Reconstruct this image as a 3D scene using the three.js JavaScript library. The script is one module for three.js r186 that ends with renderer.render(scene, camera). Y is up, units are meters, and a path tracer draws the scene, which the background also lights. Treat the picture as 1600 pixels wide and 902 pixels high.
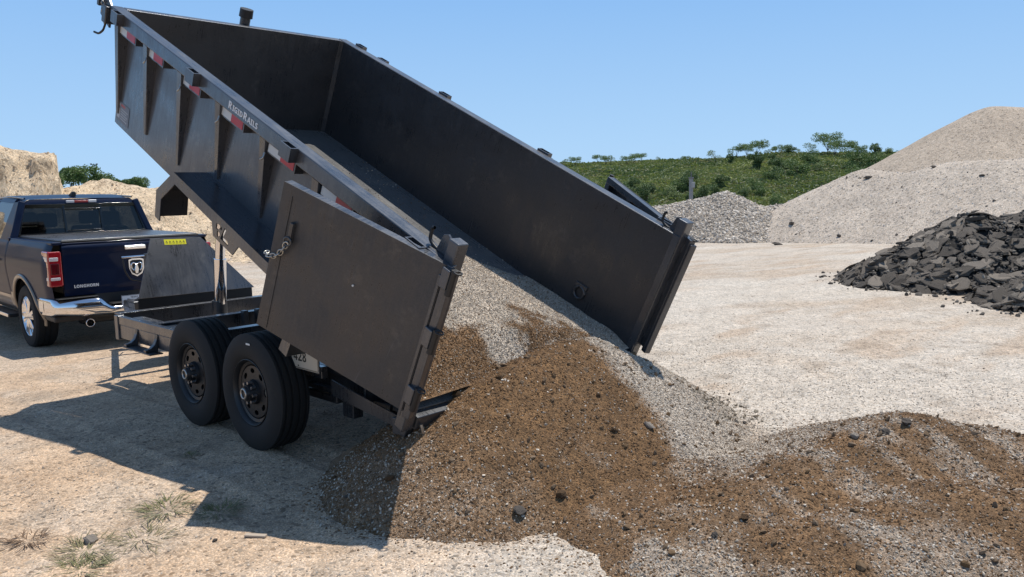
import * as THREE from 'three';
import { mergeGeometries, toCreasedNormals } from 'three/addons/utils/BufferGeometryUtils.js';
import { RoundedBoxGeometry } from 'three/addons/geometries/RoundedBoxGeometry.js';
import { TextGeometry } from 'three/addons/geometries/TextGeometry.js';
import { FontLoader } from 'three/addons/loaders/FontLoader.js';

// ------------------------------------------------------------------ camera, sky, sun, exposure
const scene = new THREE.Scene();
const camera = new THREE.PerspectiveCamera(39.98, 1024 / 577, 0.1, 1500);
{
  const yaw = 0.81365, pitch = -0.12742, roll = -0.0174;
  const fwd = new THREE.Vector3(Math.sin(yaw) * Math.cos(pitch), Math.sin(pitch), -Math.cos(yaw) * Math.cos(pitch));
  const right = new THREE.Vector3(Math.cos(yaw), 0, Math.sin(yaw));
  const up = new THREE.Vector3().crossVectors(right, fwd);
  camera.position.set(-3.8054, 1.7233, 3.4194);
  camera.up.copy(up.multiplyScalar(Math.cos(roll)).addScaledVector(right, -Math.sin(roll)));
  camera.lookAt(camera.position.clone().add(fwd));
}
const SUN = new THREE.Vector3(0.331, 0.942, 0.06).normalize();
{
  const W = 1024, H = 512, d = new Float32Array(W * H * 4);
  const lerp3 = (a, b, t) => a.map((v, i) => v + (b[i] - v) * t);
  const stops = [[0, [.47, .69, .94]], [.05, [.425, .665, .955]], [.22, [.275, .52, .90]], [.5, [.17, .325, .60]], [1, [.125, .215, .42]]];
  for (let j = 0; j < H; j++) for (let i = 0; i < W; i++) {
    const el = (j + .5) / H * Math.PI - Math.PI / 2, s = Math.max(0, Math.sin(el));
    let k = 0; while (k < stops.length - 2 && s > stops[k + 1][0]) k++;
    const c = el < 0 ? [.34, .36, .36] : lerp3(stops[k][1], stops[k + 1][1], Math.min(1, (s - stops[k][0]) / (stops[k + 1][0] - stops[k][0])));
    const o = (j * W + i) * 4; d[o] = c[0]; d[o + 1] = c[1]; d[o + 2] = c[2]; d[o + 3] = 1;
  }
  const t = new THREE.DataTexture(d, W, H, THREE.RGBAFormat, THREE.FloatType);
  t.mapping = THREE.EquirectangularReflectionMapping; t.magFilter = THREE.LinearFilter; t.needsUpdate = true;
  scene.background = t; scene.environment = t;
}
const sun = new THREE.DirectionalLight(new THREE.Color(1, .955, .88), 4.7);
sun.position.copy(SUN).multiplyScalar(60); sun.castShadow = true;
Object.assign(sun.shadow.camera, { left: -16, right: 16, top: 16, bottom: -16, near: 1, far: 120 });
sun.shadow.mapSize.set(4096, 4096); sun.shadow.radius = 1;
scene.add(sun, sun.target);
const renderer = new THREE.WebGLRenderer({ antialias: true });
renderer.shadowMap.enabled = true;
renderer.toneMapping = THREE.LinearToneMapping;
renderer.toneMappingExposure = 1.0;

// ------------------------------------------------------------------ helpers
let seed = 12345;
const rnd = () => { seed = (seed * 1664525 + 1013904223) >>> 0; return seed / 4294967296; };
const rr = (a, b) => a + (b - a) * rnd();
const clamp = (v, a = 0, b = 1) => Math.min(b, Math.max(a, v));
const sstep = (a, b, v) => { const t = clamp((v - a) / (b - a)); return t * t * (3 - 2 * t); };
const mix = (a, b, t) => a + (b - a) * t;
const mix3 = (a, b, t) => [mix(a[0], b[0], t), mix(a[1], b[1], t), mix(a[2], b[2], t)];
function hash(x, y, z) { let h = Math.imul(x, 374761393) ^ Math.imul(y, 668265263) ^ Math.imul(z, 2147483647 ^ 0x5bd1e995); h = Math.imul(h ^ (h >>> 13), 1274126177); h ^= h >>> 16; return (h >>> 0) / 4294967296; }
function vnoise(x, y, z = 0) {
  const xi = Math.floor(x), yi = Math.floor(y), zi = Math.floor(z), f = (t) => t * t * (3 - 2 * t);
  const u = f(x - xi), v = f(y - yi), w = f(z - zi), h = (a, b, c) => hash(xi + a, yi + b, zi + c);
  const p = mix(mix(h(0, 0, 0), h(1, 0, 0), u), mix(h(0, 1, 0), h(1, 1, 0), u), v);
  if (w === 0) return p * 2 - 1;
  return mix(p, mix(mix(h(0, 0, 1), h(1, 0, 1), u), mix(h(0, 1, 1), h(1, 1, 1), u), v), w) * 2 - 1;
}
const fbm = (x, y, z = 0, o = 4) => { let s = 0, a = .5; for (let i = 0; i < o; i++) { s += a * vnoise(x, y, z); x = x * 2.03 + 17.1; y = y * 2.03 + 5.7; z *= 2.03; a *= .5; } return s; };
const used = new Map();
const numbered = (n) => { const k = used.get(n) || 0; used.set(n, k + 1); return k ? n + '_' + String(k).padStart(3, '0') : n; };
const V = (x, y, z) => new THREE.Vector3(x, y, z);
function clean(g) {
  g = g.index ? g.toNonIndexed() : g;
  for (const k of Object.keys(g.attributes)) if (!['position', 'normal', 'uv', 'color'].includes(k)) g.deleteAttribute(k);
  if (!g.attributes.normal) g.computeVertexNormals();
  if (!g.attributes.uv) g.setAttribute('uv', new THREE.BufferAttribute(new Float32Array(g.attributes.position.count * 2), 2));
  return g;
}
function metreUV(g) {                       // uv in metres by the way each face points
  const p = g.attributes.position, n = g.attributes.normal, uv = new Float32Array(p.count * 2);
  for (let i = 0; i < p.count; i++) {
    const a = Math.abs(n.getX(i)), b = Math.abs(n.getY(i)), c = Math.abs(n.getZ(i));
    let u, v; if (a >= b && a >= c) { u = p.getZ(i); v = p.getY(i); } else if (b >= c) { u = p.getX(i); v = p.getZ(i); } else { u = p.getX(i); v = p.getY(i); }
    uv[2 * i] = u; uv[2 * i + 1] = v;
  }
  g.setAttribute('uv', new THREE.BufferAttribute(uv, 2)); return g;
}
function merged(gs, keepUV) { gs = [].concat(gs).map(clean); const g = gs.length > 1 ? mergeGeometries(gs) : gs[0]; return keepUV ? g : metreUV(g); }
function part(name, gs, m, parent, keepUV) {
  const o = new THREE.Mesh(merged(gs, keepUV), m); o.name = parent === scene ? numbered(name) : name;
  o.castShadow = o.receiveShadow = true; parent.add(o); return o;
}
function tag(o, label, category, group, kind) { if (label) o.userData.label = label; if (category) o.userData.category = category; if (group) o.userData.group = group; if (kind) o.userData.kind = kind; return o; }
function thing(name, label, category, pos = [0, 0, 0], turn = 0, group) {
  const o = new THREE.Group(); o.name = numbered(name); o.position.set(...pos); o.rotation.y = turn; scene.add(o);
  return tag(o, label, category, group);
}
const box = (x0, x1, y0, y1, z0, z1, r = 0) => {
  const w = x1 - x0, h = y1 - y0, d = z1 - z0;
  const g = r > 0 ? new RoundedBoxGeometry(w, h, d, 1, Math.min(r, w / 2.01, h / 2.01, d / 2.01)) : new THREE.BoxGeometry(w, h, d);
  return g.translate((x0 + x1) / 2, (y0 + y1) / 2, (z0 + z1) / 2);
};
function align(g, a, b) { const d = V(...b).sub(V(...a)); g.applyQuaternion(new THREE.Quaternion().setFromUnitVectors(V(0, 1, 0), d.clone().normalize())); return g.translate((a[0] + b[0]) / 2, (a[1] + b[1]) / 2, (a[2] + b[2]) / 2); }
const dist3 = (a, b) => Math.hypot(a[0] - b[0], a[1] - b[1], a[2] - b[2]);
const bar = (a, b, w, d = w, r = .006) => align(new RoundedBoxGeometry(w, dist3(a, b), d, 1, Math.min(r, w / 2.1, d / 2.1)), a, b);
const cyl = (a, b, r, r2 = r, n = 20) => align(new THREE.CylinderGeometry(r2, r, dist3(a, b), n), a, b);
const tube = (pts, r, n = 24, k = 8, closed = false) => new THREE.TubeGeometry(new THREE.CatmullRomCurve3(pts.map((p) => V(...p)), closed, 'catmullrom', .3), n, r, k, closed);
const shape = (pts, holes = []) => { const s = new THREE.Shape(pts.map((p) => new THREE.Vector2(...p))); for (const h of holes) s.holes.push(new THREE.Path(h.map((p) => new THREE.Vector2(...p)))); return s; };
const extr = (pts, d, holes, bev = 0) => new THREE.ExtrudeGeometry(shape(pts, holes), bev ? { depth: d - 2 * bev, bevelEnabled: true, bevelSize: bev, bevelThickness: bev, bevelSegments: 1, bevelOffset: -bev, curveSegments: 10 } : { depth: d, bevelEnabled: false }).translate(0, 0, bev);
const plateX = (pts, x0, x1, holes, bev) => extr(pts, x1 - x0, holes, bev).rotateY(-Math.PI / 2).translate(x1, 0, 0);       // pts are (z, y)
const plateZ = (pts, z0, z1, holes, bev) => extr(pts, z1 - z0, holes, bev).translate(0, 0, z0);                          // pts are (x, y)
const plateY = (pts, y0, y1, holes, bev) => extr(pts, y1 - y0, holes, bev).rotateX(Math.PI / 2).translate(0, y1, 0);     // pts are (x, z)
function grid(nu, nv, f) {                  // f(u, v) -> [x, y, z]; smooth surface
  const p = [], uv = [], ix = [];
  for (let j = 0; j <= nv; j++) for (let i = 0; i <= nu; i++) { const q = f(i / nu, j / nv); p.push(q[0], q[1], q[2]); uv.push(i / nu, j / nv); }
  for (let j = 0; j < nv; j++) for (let i = 0; i < nu; i++) { const a = j * (nu + 1) + i; ix.push(a, a + 1, a + nu + 2, a, a + nu + 2, a + nu + 1); }
  const g = new THREE.BufferGeometry(); g.setAttribute('position', new THREE.Float32BufferAttribute(p, 3)); g.setAttribute('uv', new THREE.Float32BufferAttribute(uv, 2)); g.setIndex(ix); g.computeVertexNormals(); return g;
}
const mirrorX = (g) => { g = clean(g.clone()); g.scale(-1, 1, 1); const p = g.attributes; for (const k of Object.keys(p)) { const a = p[k], s = a.itemSize; for (let t = 0; t < a.count; t += 3) for (let c = 0; c < s; c++) { const i = (t + 1) * s + c, j = (t + 2) * s + c, v = a.array[i]; a.array[i] = a.array[j]; a.array[j] = v; } } return g; };
const lathe = (pts, n = 48) => new THREE.LatheGeometry(pts.map((p) => new THREE.Vector2(...p)), n);                      // (radius, along y)

// ------------------------------------------------------------------ textures
function dataTex(n, f, srgb = true) {
  const d = new Uint8Array(n * n * 4);
  for (let j = 0; j < n; j++) for (let i = 0; i < n; i++) { const c = f(i, j), o = (j * n + i) * 4; d[o] = clamp(c[0]) * 255; d[o + 1] = clamp(c[1]) * 255; d[o + 2] = clamp(c[2]) * 255; d[o + 3] = 255; }
  const t = new THREE.DataTexture(d, n, n); t.wrapS = t.wrapT = THREE.RepeatWrapping; t.magFilter = THREE.LinearFilter; t.minFilter = THREE.LinearMipmapLinearFilter; t.generateMipmaps = true;
  if (srgb) t.colorSpace = THREE.SRGBColorSpace; t.needsUpdate = true; return t;
}
const rep = (t, r) => { const c = t.clone(); c.repeat.set(r, r); c.needsUpdate = true; return c; };
// tileable stones: two sizes of cells, each with its own tone and a domed height
function stones(n, cells, salt) {
  const tone = new Float32Array(n * n), hgt = new Float32Array(n * n), cs = n / cells;
  const fx = new Float32Array(cells * cells), fy = new Float32Array(cells * cells), ft = new Float32Array(cells * cells), fr = new Float32Array(cells * cells);
  for (let k = 0; k < cells * cells; k++) { fx[k] = hash(k, salt, 1); fy[k] = hash(k, salt, 2); ft[k] = hash(k, salt, 3); fr[k] = .35 + .5 * hash(k, salt, 4); }
  for (let j = 0; j < n; j++) for (let i = 0; i < n; i++) {
    const u = i / cs, v = j / cs, cu = Math.floor(u), cv = Math.floor(v); let best = 9, t = 0;
    for (let b = -1; b <= 1; b++) for (let a = -1; a <= 1; a++) {
      const k = ((cv + b + cells) % cells) * cells + (cu + a + cells) % cells, dx = cu + a + fx[k] - u, dy = cv + b + fy[k] - v, d = Math.sqrt(dx * dx + dy * dy) / fr[k];
      if (d < best) { best = d; t = ft[k]; }
    }
    tone[j * n + i] = best < 1 ? t : -1; hgt[j * n + i] = best < 1 ? Math.sqrt(1 - best * best) : 0;
  }
  return { tone, hgt };
}
const TILE = 1024;
const SA = stones(TILE, 96, 11), SB = stones(TILE, 230, 23), SC = stones(TILE, 30, 31);
const gravelColour = dataTex(TILE, (i, j) => {
  const k = j * TILE + i; let a = SA.tone[k], b = SB.tone[k], v, w = 0;
  if (a > .78) { v = .52 + 1.5 * (a * 7.3 % .22); w = (a * 37 % 1) - .5; } else if (b > 0) { v = .66 + .3 * b; w = (b * 53 % 1) - .5; } else v = .75;
  if (SC.tone[k] >= 0) v += .10 * (SC.tone[k] - .5) * SC.hgt[k];
  return [v + .04 * w, v, v - .05 * w];
});
const gravelBump = dataTex(TILE, (i, j) => { const k = j * TILE + i, h = Math.max(SA.tone[k] > .78 ? SA.hgt[k] * .55 : 0, SB.hgt[k] * .45); return [h, h, h]; }, false);
const steelRough = dataTex(512, (i, j) => { const s = .5 + .35 * fbm(i / 60, j / 60, 3.3, 4) + .12 * vnoise(i / 3, j / 40) + .08 * vnoise(i / 2, j / 2); return [0, clamp(s, .15, .95), 0]; }, false);
const steelDust = dataTex(1024, (i, j) => {
  const b = fbm(i / 140, j / 140, 7.7, 5), f = fbm(i / 14, j / 14, 1.7, 4); let v = .76 + .06 * b + .05 * vnoise(i / 2, j / 2);
  const sm = sstep(.12, .45, fbm(i / 70 + 40, j / 110, 2.2, 4)) * sstep(-.1, .4, f); v += .12 * sm;
  const sc = (fbm(i / 5 + j / 31, j / 190, 4.4, 2) > .44 ? 1 : 0) * sstep(0, .3, fbm(i / 50, j / 50, 9.1, 2)); v += .14 * sc;
  return [v + .02 * sm, v, v - .03 * sm];
});

// ------------------------------------------------------------------ materials
const std = (c, r, o = {}) => new THREE.MeshStandardMaterial({ color: new THREE.Color().setRGB(...c), roughness: r, ...o });
const phy = (c, r, o = {}) => new THREE.MeshPhysicalMaterial({ color: new THREE.Color().setRGB(...c), roughness: r, ...o });
const M = {
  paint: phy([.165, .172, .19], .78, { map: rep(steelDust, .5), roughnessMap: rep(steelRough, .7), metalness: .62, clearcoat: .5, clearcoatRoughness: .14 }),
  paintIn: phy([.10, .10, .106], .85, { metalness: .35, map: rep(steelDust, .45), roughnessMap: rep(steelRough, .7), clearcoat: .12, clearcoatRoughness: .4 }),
  floor: phy([.21, .205, .20], .75, { map: rep(steelDust, .6), roughnessMap: rep(steelRough, .7) }),
  frame: phy([.12, .124, .134], .7, { map: rep(steelDust, .9), roughnessMap: rep(steelRough, .9), metalness: .5, clearcoat: .3, clearcoatRoughness: .3 }),
  black: std([.012, .012, .013], .5), chrome: std([.78, .78, .8], .07, { metalness: 1 }), zinc: std([.42, .41, .38], .38, { metalness: .9 }),
  steel: std([.35, .35, .36], .35, { metalness: 1 }),
  rubber: std([.021, .0205, .02], .82, { map: rep(steelDust, 2) }), rim: phy([.008, .008, .009], .5, { clearcoat: .2, clearcoatRoughness: .25 }),
  white: std([.62, .62, .6], .5), tapeWhite: std([.55, .55, .53], .35), tapeRed: std([.42, .02, .025], .35), letter: std([.72, .72, .72], .5),
  navy: phy([.003, .0095, .033], .45, { clearcoat: .24, clearcoatRoughness: .05, specularIntensity: .25 }),
  trim: phy([.2, .165, .13], .4, { metalness: .55, clearcoat: .8, clearcoatRoughness: .08 }),
  vinyl: std([.06, .062, .068], .72, { roughnessMap: rep(steelRough, 1) }), glass: phy([.17, .19, .20], .02, { transmission: 1, thickness: 0, ior: 1.5 }), frit: phy([.004, .004, .005], .1),
  seat: std([.018, .016, .015], .7), lampRed: phy([.34, .012, .018], .12, { clearcoat: 1 }), lampDark: phy([.10, .006, .01], .15, { clearcoat: 1 }), lampClear: phy([.62, .58, .58], .12, { clearcoat: 1 }),
  // loose ground
  ground: std([1, 1, 1], 1, { vertexColors: true, map: rep(gravelColour, .55), bumpMap: rep(gravelBump, .55), bumpScale: .0045 }),
  heap: std([1, 1, 1], 1, { vertexColors: true, map: rep(gravelColour, .7), bumpMap: rep(gravelBump, .7), bumpScale: .009 }),
  mound: std([1, 1, 1], 1, { vertexColors: true, map: rep(gravelColour, .22), bumpMap: rep(gravelBump, .3), bumpScale: .011 }),
  grit: std([1, 1, 1], .95), plain: std([1, 1, 1], 1, { vertexColors: true }),
  asphalt: [[.075, .062, .05], [.115, .096, .077], [.165, .138, .111], [.25, .21, .168]].map((c) => std(c, .92, { bumpMap: rep(gravelBump, 2.2), bumpScale: .006 })),
  clod: std([.115, .066, .03], 1, { bumpMap: rep(gravelBump, 4), bumpScale: .004 }), stone: std([.26, .22, .18], .95, { bumpMap: rep(gravelBump, 4), bumpScale: .002 }), stoneDark: std([.09, .075, .062], .95, { bumpMap: rep(gravelBump, 4), bumpScale: .002 }),
  bark: std([.09, .065, .045], .95),
};
M.leaf = [[.16, .23, .065], [.125, .19, .05], [.20, .25, .085], [.095, .15, .042]].map((c) => phy(c, .85, { transmission: .3, thickness: 0, side: THREE.DoubleSide }));
M.grass = phy([.17, .17, .06], .9, { transmission: .3, thickness: 0, side: THREE.DoubleSide });
M.dryGrass = phy([.22, .19, .09], .9, { transmission: .25, thickness: 0, side: THREE.DoubleSide });

// ------------------------------------------------------------------ the lie of the land
const gy = (x, z) => -.235 * sstep(-2.2, -9, z);
const gnoise = (x, z) => {
  const d = Math.hypot(x + 1, z); let h = .018 * fbm(x * 1.1, z * 1.1, .5, 3);
  if (d < 14) { const k = sstep(14, 8, d); h += k * (.007 * fbm(x * 5, z * 5, 1.5, 3) + .010 * Math.max(0, fbm(x * 3.1, z * 3.1, 7.5, 3)));
    // ruts of tyres that went by on the near side, with their cleat marks
    for (const [c, w] of [[-1.86, .13], [-2.5, .12], [-3.6, .13], [-1.16, .12]]) { const q = x - c - .12 * Math.sin(z * .5 + c * 3) - .03 * fbm(z * .8, c, 1, 2), e = Math.abs(q) / w; if (e < 1.7) h += sstep(-7, -5, z) * sstep(2, -.6, z) * (-.010 * sstep(1, .6, e) + .007 * Math.exp(-((e - 1.15) ** 2) * 14) + (e < .9 ? .004 * Math.sin((z + Math.abs(q) * .9) * 70) * sstep(-.1, .2, fbm(x * .8, z * .8, 3, 2)) : 0)); } }
  return h;
};
const C_white = [.82, .71, .585], C_tan = [.80, .575, .385], C_dirt = [.66, .455, .29], C_green = [.13, .17, .05];
function groundColour(x, z) {
  // paler stone to the right and round the heaps, tan dirt on the trailer's near side
  const side = x + .35 * z + 1.1 * fbm(x * .55, z * .55, 2.5, 4);
  const wht = sstep(-1.5, 1.3, side); let c = mix3(C_tan, C_white, wht);
  const front = sstep(.2, 1.0, z - .5 * (x + 1.6) + .5 * fbm(x * 1.5, z * 1.5, 8, 3)) * sstep(-3.6, -1.4, x + .6 * fbm(x, z, 4, 3)); c = mix3(c, C_white, front * .9);
  const n = fbm(x * .9, z * 2.4, 3.1, 5); c = mix3(c, C_dirt, sstep(.05, .38, n) * .5);
  const pk = fbm(x * 1.7 + 4, z * 1.7, 5.1, 5); c = mix3(c, [.76, .62, .48], sstep(.08, .35, pk) * .55); c = mix3(c, [.44, .33, .23], sstep(.24, .5, fbm(x * 2.3, z * 2.3 + 8, 2.1, 5)) * .45);
  // wheel-worn streaks over the yard
  const a = x * .86 + z * .5, b = -x * .5 + z * .86; const streak = fbm(a * .10, b * 1.1, 6.6, 4); c = mix3(c, [.68, .54, .40], sstep(.03, .3, streak) * .75 * sstep(4, 9, Math.hypot(x + 2, z - 2)));
  const pale = fbm(a * .16 + 9, b * .7, 1.6, 4); c = mix3(c, [.88, .79, .67], sstep(.05, .35, pale) * (.1 + .5 * wht));
  const far = Math.hypot(x + 3.8, z - 3.4); c = mix3(c, C_green, sstep(46, 56, far + 8 * fbm(x * .06, z * .06, 0, 3)));
  const g = 1 + .24 * fbm(x * 7, z * 7, .3, 4); return [c[0] * g, c[1] * g, c[2] * g];
}
{
  const n = 760, A = .8, k = 6.72, f = (t) => A * Math.sinh(k * (2 * t - 1)), cx = -.6, cz = .2;
  const g = grid(n, n, (u, v) => { const x = cx + f(u), z = cz + f(v), d = Math.hypot(x, z); return [x, gy(x, z) + gnoise(x, z) * (d < 60 ? 1 : 0), z]; });
  { const ix = g.index.array; for (let i = 0; i < ix.length; i += 3) { const t = ix[i + 1]; ix[i + 1] = ix[i + 2]; ix[i + 2] = t; } g.computeVertexNormals(); }
  const p = g.attributes.position, col = new Float32Array(p.count * 3), uv = g.attributes.uv;
  for (let i = 0; i < p.count; i++) { const x = p.getX(i), z = p.getZ(i), c = groundColour(x, z); col.set(c, 3 * i); uv.setXY(i, x, z); }
  g.setAttribute('color', new THREE.BufferAttribute(col, 3));
  const o = new THREE.Mesh(g, M.ground); o.name = numbered('ground'); o.receiveShadow = o.castShadow = true; scene.add(o);
  tag(o, 'pale crushed limestone yard floor with tan dirt at the left', 'ground', null, 'structure');
}
// a height field over a rectangle, only where keep(x, z, y) is true
function field(x0, x1, z0, z1, step, hf, cf, keep) {
  const nx = Math.ceil((x1 - x0) / step), nz = Math.ceil((z1 - z0) / step), p = [], c = [], uv = [], ix = [], ok = [];
  for (let j = 0; j <= nz; j++) for (let i = 0; i <= nx; i++) {
    const x = mix(x0, x1, i / nx), z = mix(z0, z1, j / nz), q = hf(x, z), y = q.length ? q[1] : q; if (q.length) p.push(q[0], q[1], q[2]); else p.push(x, y, z);
    c.push(...cf(x, z, y)); uv.push(x, z); ok.push(!keep || keep(x, z, y));
  }
  for (let j = 0; j < nz; j++) for (let i = 0; i < nx; i++) { const a = j * (nx + 1) + i, b = a + 1, d = a + nx + 1, e = d + 1; if (ok[a] || ok[b] || ok[d] || ok[e]) ix.push(a, d, b, b, d, e); }
  const g = new THREE.BufferGeometry(); g.setAttribute('position', new THREE.Float32BufferAttribute(p, 3)); g.setAttribute('uv', new THREE.Float32BufferAttribute(uv, 2)); g.setAttribute('color', new THREE.Float32BufferAttribute(c, 3)); g.setIndex(ix); g.computeVertexNormals(); return g;
}
function rawMesh(name, g, m, parent = scene) { const o = new THREE.Mesh(g, m); o.name = parent === scene ? numbered(name) : name; o.castShadow = o.receiveShadow = true; parent.add(o); return o; }
const segD = (x, z, a, b) => { const dx = b[0] - a[0], dz = b[1] - a[1], t = clamp(((x - a[0]) * dx + (z - a[1]) * dz) / (dx * dx + dz * dz)); return [Math.hypot(x - a[0] - dx * t, z - a[1] - dz * t), t]; };
// ridge: polyline of [x, z, height]; falls off at the given slope with a rounded crest
function ridgeH(x, z, pts, slope, round = .12) { let best = -9; for (let i = 0; i < pts.length - 1; i++) { const [d, t] = segD(x, z, pts[i], pts[i + 1]); const h = mix(pts[i][2], pts[i + 1][2], t) - slope * (Math.sqrt(d * d + round * round) - round); if (h > best) best = h; } return best; }
function stoneGeo(s, flat = .75, detail = 1) {
  const g = new THREE.IcosahedronGeometry(1, detail), p = g.attributes.position;
  for (let i = 0; i < p.count; i++) { const v = V().fromBufferAttribute(p, i).normalize(), r = 1 + .75 * fbm(v.x * 1.9 + s * 9.1, v.y * 1.9, v.z * 1.9 + s * 3.3, 3); p.setXYZ(i, v.x * r, v.y * r * flat, v.z * r * .85); }
  g.computeVertexNormals(); return g;
}
function chipGeo(s) { const g = new THREE.IcosahedronGeometry(1, 0), p = g.attributes.position; for (let i = 0; i < p.count; i++) { const q = (k) => hash(Math.round(p.getX(i) * 50), Math.round(p.getY(i) * 50) + 7 * k, Math.round(p.getZ(i) * 50) + s * 31) - .5; p.setXYZ(i, p.getX(i) * (1 + .7 * q(1)), p.getY(i) * .62 * (1 + .7 * q(2)), p.getZ(i) * .8 * (1 + .7 * q(3))); } g.computeVertexNormals(); return g; }
const CHIP = chipGeo(1);
// many stones one could never count: list of [x, y, z, size, [r, g, b]]
function scatter(name, L, parent, label, category) {
  const d = new THREE.Object3D(), c = new THREE.Color(), im = new THREE.InstancedMesh(CHIP, M.grit, L.length);
  im.name = parent === scene ? numbered(name) : name; im.castShadow = im.receiveShadow = true;
  L.forEach((q, i) => { d.position.set(q[0], q[1], q[2]); d.rotation.set(rnd() * 6.3, rnd() * 6.3, rnd() * 6.3); d.scale.set(q[3] * rr(.7, 1.35), q[3] * rr(.7, 1.2), q[3] * rr(.7, 1.35)); d.updateMatrix(); im.setMatrixAt(i, d.matrix); im.setColorAt(i, c.setRGB(...q[4])); });
  parent.add(im); return tag(im, label, category, null, 'stuff');
}

// ------------------------------------------------------------------ the dump trailer
const font = await new FontLoader().loadAsync('fonts/droid/droid_sans_bold.typeface.json');
const words = (t, size, depth) => new TextGeometry(t, { font, size, depth, curveSegments: 4, bevelEnabled: false });
const TILT = .44348, BEDH = .504, H = .963, L = 4.288;
const trailer = thing('dump_trailer', 'dark grey tandem axle dump trailer, bed raised and rear doors open', 'dump trailer');
// bed pieces are built in bed coordinates (x right, y up from the floor, z = -distance from the tail) and turned up with it
const bedPart = (name, gs, m, keepUV) => { const o = part(name, gs, m, trailer, keepUV); o.rotation.x = TILT; o.position.y = BEDH; return o; };
const sub = (o, name, gs, m, keepUV) => part(name, gs, m, o, keepUV);
{
  // walls, floor
  const nearWall = bedPart('side_wall', plateX([[.02, 0], [.02, H - .10], [-L, H - .10], [-L, 0]], -1.06, -1.052), M.paint);
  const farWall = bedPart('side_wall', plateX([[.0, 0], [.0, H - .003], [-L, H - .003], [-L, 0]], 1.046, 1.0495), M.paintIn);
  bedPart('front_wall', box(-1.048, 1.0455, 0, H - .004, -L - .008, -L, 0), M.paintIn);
  bedPart('bed_floor', [box(-1.05, 1.05, -.012, 0, -L, .03)], M.floor);
  bedPart('bed_frame', [box(-.62, -.54, -.19, -.013, -L + .1, .02, .006), box(.54, .62, -.19, -.013, -L + .1, .02, .006), ...Array.from({ length: 11 }, (_, i) => box(-.53, .53, -.09, -.014, -.18 - i * .4, -.10 - i * .4, .004))], M.frame);
  // seam bead of the far front corner
  bedPart('corner_bend', plateY([[1.0455, -L + .0005], [1.015, -L + .0005], [1.0455, -L + .03]], .001, H - .005), M.paintIn);
  // top rails
  const railN = bedPart('top_rail', box(-1.15, -1.05, H - .10, H, -L - .08, .0, .008), M.paint);
  const railF = bedPart('top_rail', box(1.05, 1.15, H - .10, H + .001, -L - .08, .0, .008), M.paint);
  bedPart('front_rail', box(-1.049, 1.049, H - .08, H - .002, -L - .085, -L - .0085, .008), M.paint);
  // lettering on the near rail: two large capitals and small capitals
  {
    const gs = []; let x = 0;
    for (const [t, s] of [['R', .050], ['IGID', .039], ['R', .050], ['AILS', .039]]) { const g = words(t, s, .003); g.computeBoundingBox(); const w0 = g.boundingBox.max.x; gs.push(g.translate(x, 0, 0)); x += w0 + .007; }
    const g = mergeGeometries(gs.map(clean)); const w = x; g.scale(.41 / w, 1, 1).rotateY(-Math.PI / 2).translate(-1.1505, H - .072, -2.28);
    sub(railN, 'lettering', g, M.letter);
  }
  // stake pockets: open sleeves
  const pocket = (z, sx) => { const x0 = sx < 0 ? -1.205 : 1.151, x1 = sx < 0 ? -1.151 : 1.205; return plateY([[x0, z - .062], [x1, z - .062], [x1, z + .062], [x0, z + .062]], H - .088, H + .004, [[[x0 + .008, z - .052], [x1 - .006, z - .052], [x1 - .006, z + .052], [x0 + .008, z + .052]]]); };
  for (const s of [4.14, 2.77, 1.45, .17]) sub(railN, 'stake_pocket', pocket(-s, -1), M.paint);
  for (const s of [4.14, 3.75, 2.77, 1.45, .17]) sub(railF, 'stake_pocket', pocket(-s, 1).translate(0, s > 3.7 && s < 4 ? .0 : .012, 0), M.paint);
  // tapered stakes on the near wall, each a folded plate, with the small tarp hooks beside them
  const stake = (s, u0) => {
    const y1 = H - .101, w1 = .045, w0 = .022, d1 = .085, d0 = .012, x = -1.0605, p = [];
    const top = [[x, y1, -s - w1], [x - d1, y1, -s - w1 * .8], [x - d1, y1, -s + w1 * .8], [x, y1, -s + w1]], bot = [[x, u0, -s - w0], [x - d0, u0, -s - w0 * .8], [x - d0, u0, -s + w0 * .8], [x, u0, -s + w0]];
    const tri = (a, b, c) => p.push(...a, ...b, ...c), quad = (a, b, c, d) => { tri(a, b, c); tri(a, c, d); };
    for (let i = 0; i < 3; i++) quad(top[i], bot[i], bot[i + 1], top[i + 1]); quad(bot[0], bot[3], bot[2], bot[1]);
    const g = new THREE.BufferGeometry(); g.setAttribute('position', new THREE.Float32BufferAttribute(p, 3)); g.computeVertexNormals(); return g;
  };
  const stakes = [[4.235, .1], [3.66, .14], [3.05, .14], [2.44, .30], [1.81, .30], [1.17, .30], [.55, .30]];
  for (const [s, u0] of stakes) {
    const o = sub(nearWall, 'stake', stake(s, u0), M.paint);
    if (s < 4.2) sub(nearWall, 'tarp_hook', tube([[-1.155, H - .17, -s + .07], [-1.17, H - .20, -s + .085], [-1.165, H - .225, -s + .05], [-1.15, H - .215, -s + .04]], .006, 12, 6), M.zinc);
  }
  for (let i = 0; i < 4; i++) for (const [s] of stakes) if (i === 0 && s < 4.2) sub(farWall, 'stake', mirrorX(stake(s, .2)), M.paint);
  // conspicuity tape under the rail
  const T0 = [4.22, 3.70, 3.07, 2.425, 1.76, 1.12, .5];
  for (const s of T0) {
    sub(nearWall, 'tape_backing', box(-1.12, -1.0602, .783, .862, -s - .01, -s + .33, .002), M.paint);
    sub(nearWall, 'tape_white', box(-1.1225, -1.1202, .795, .852, -s, -s + .155), M.tapeWhite);
    sub(nearWall, 'tape_red', box(-1.1225, -1.1202, .795, .852, -s + .156, -s + .315), M.tapeRed);
  }
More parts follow.
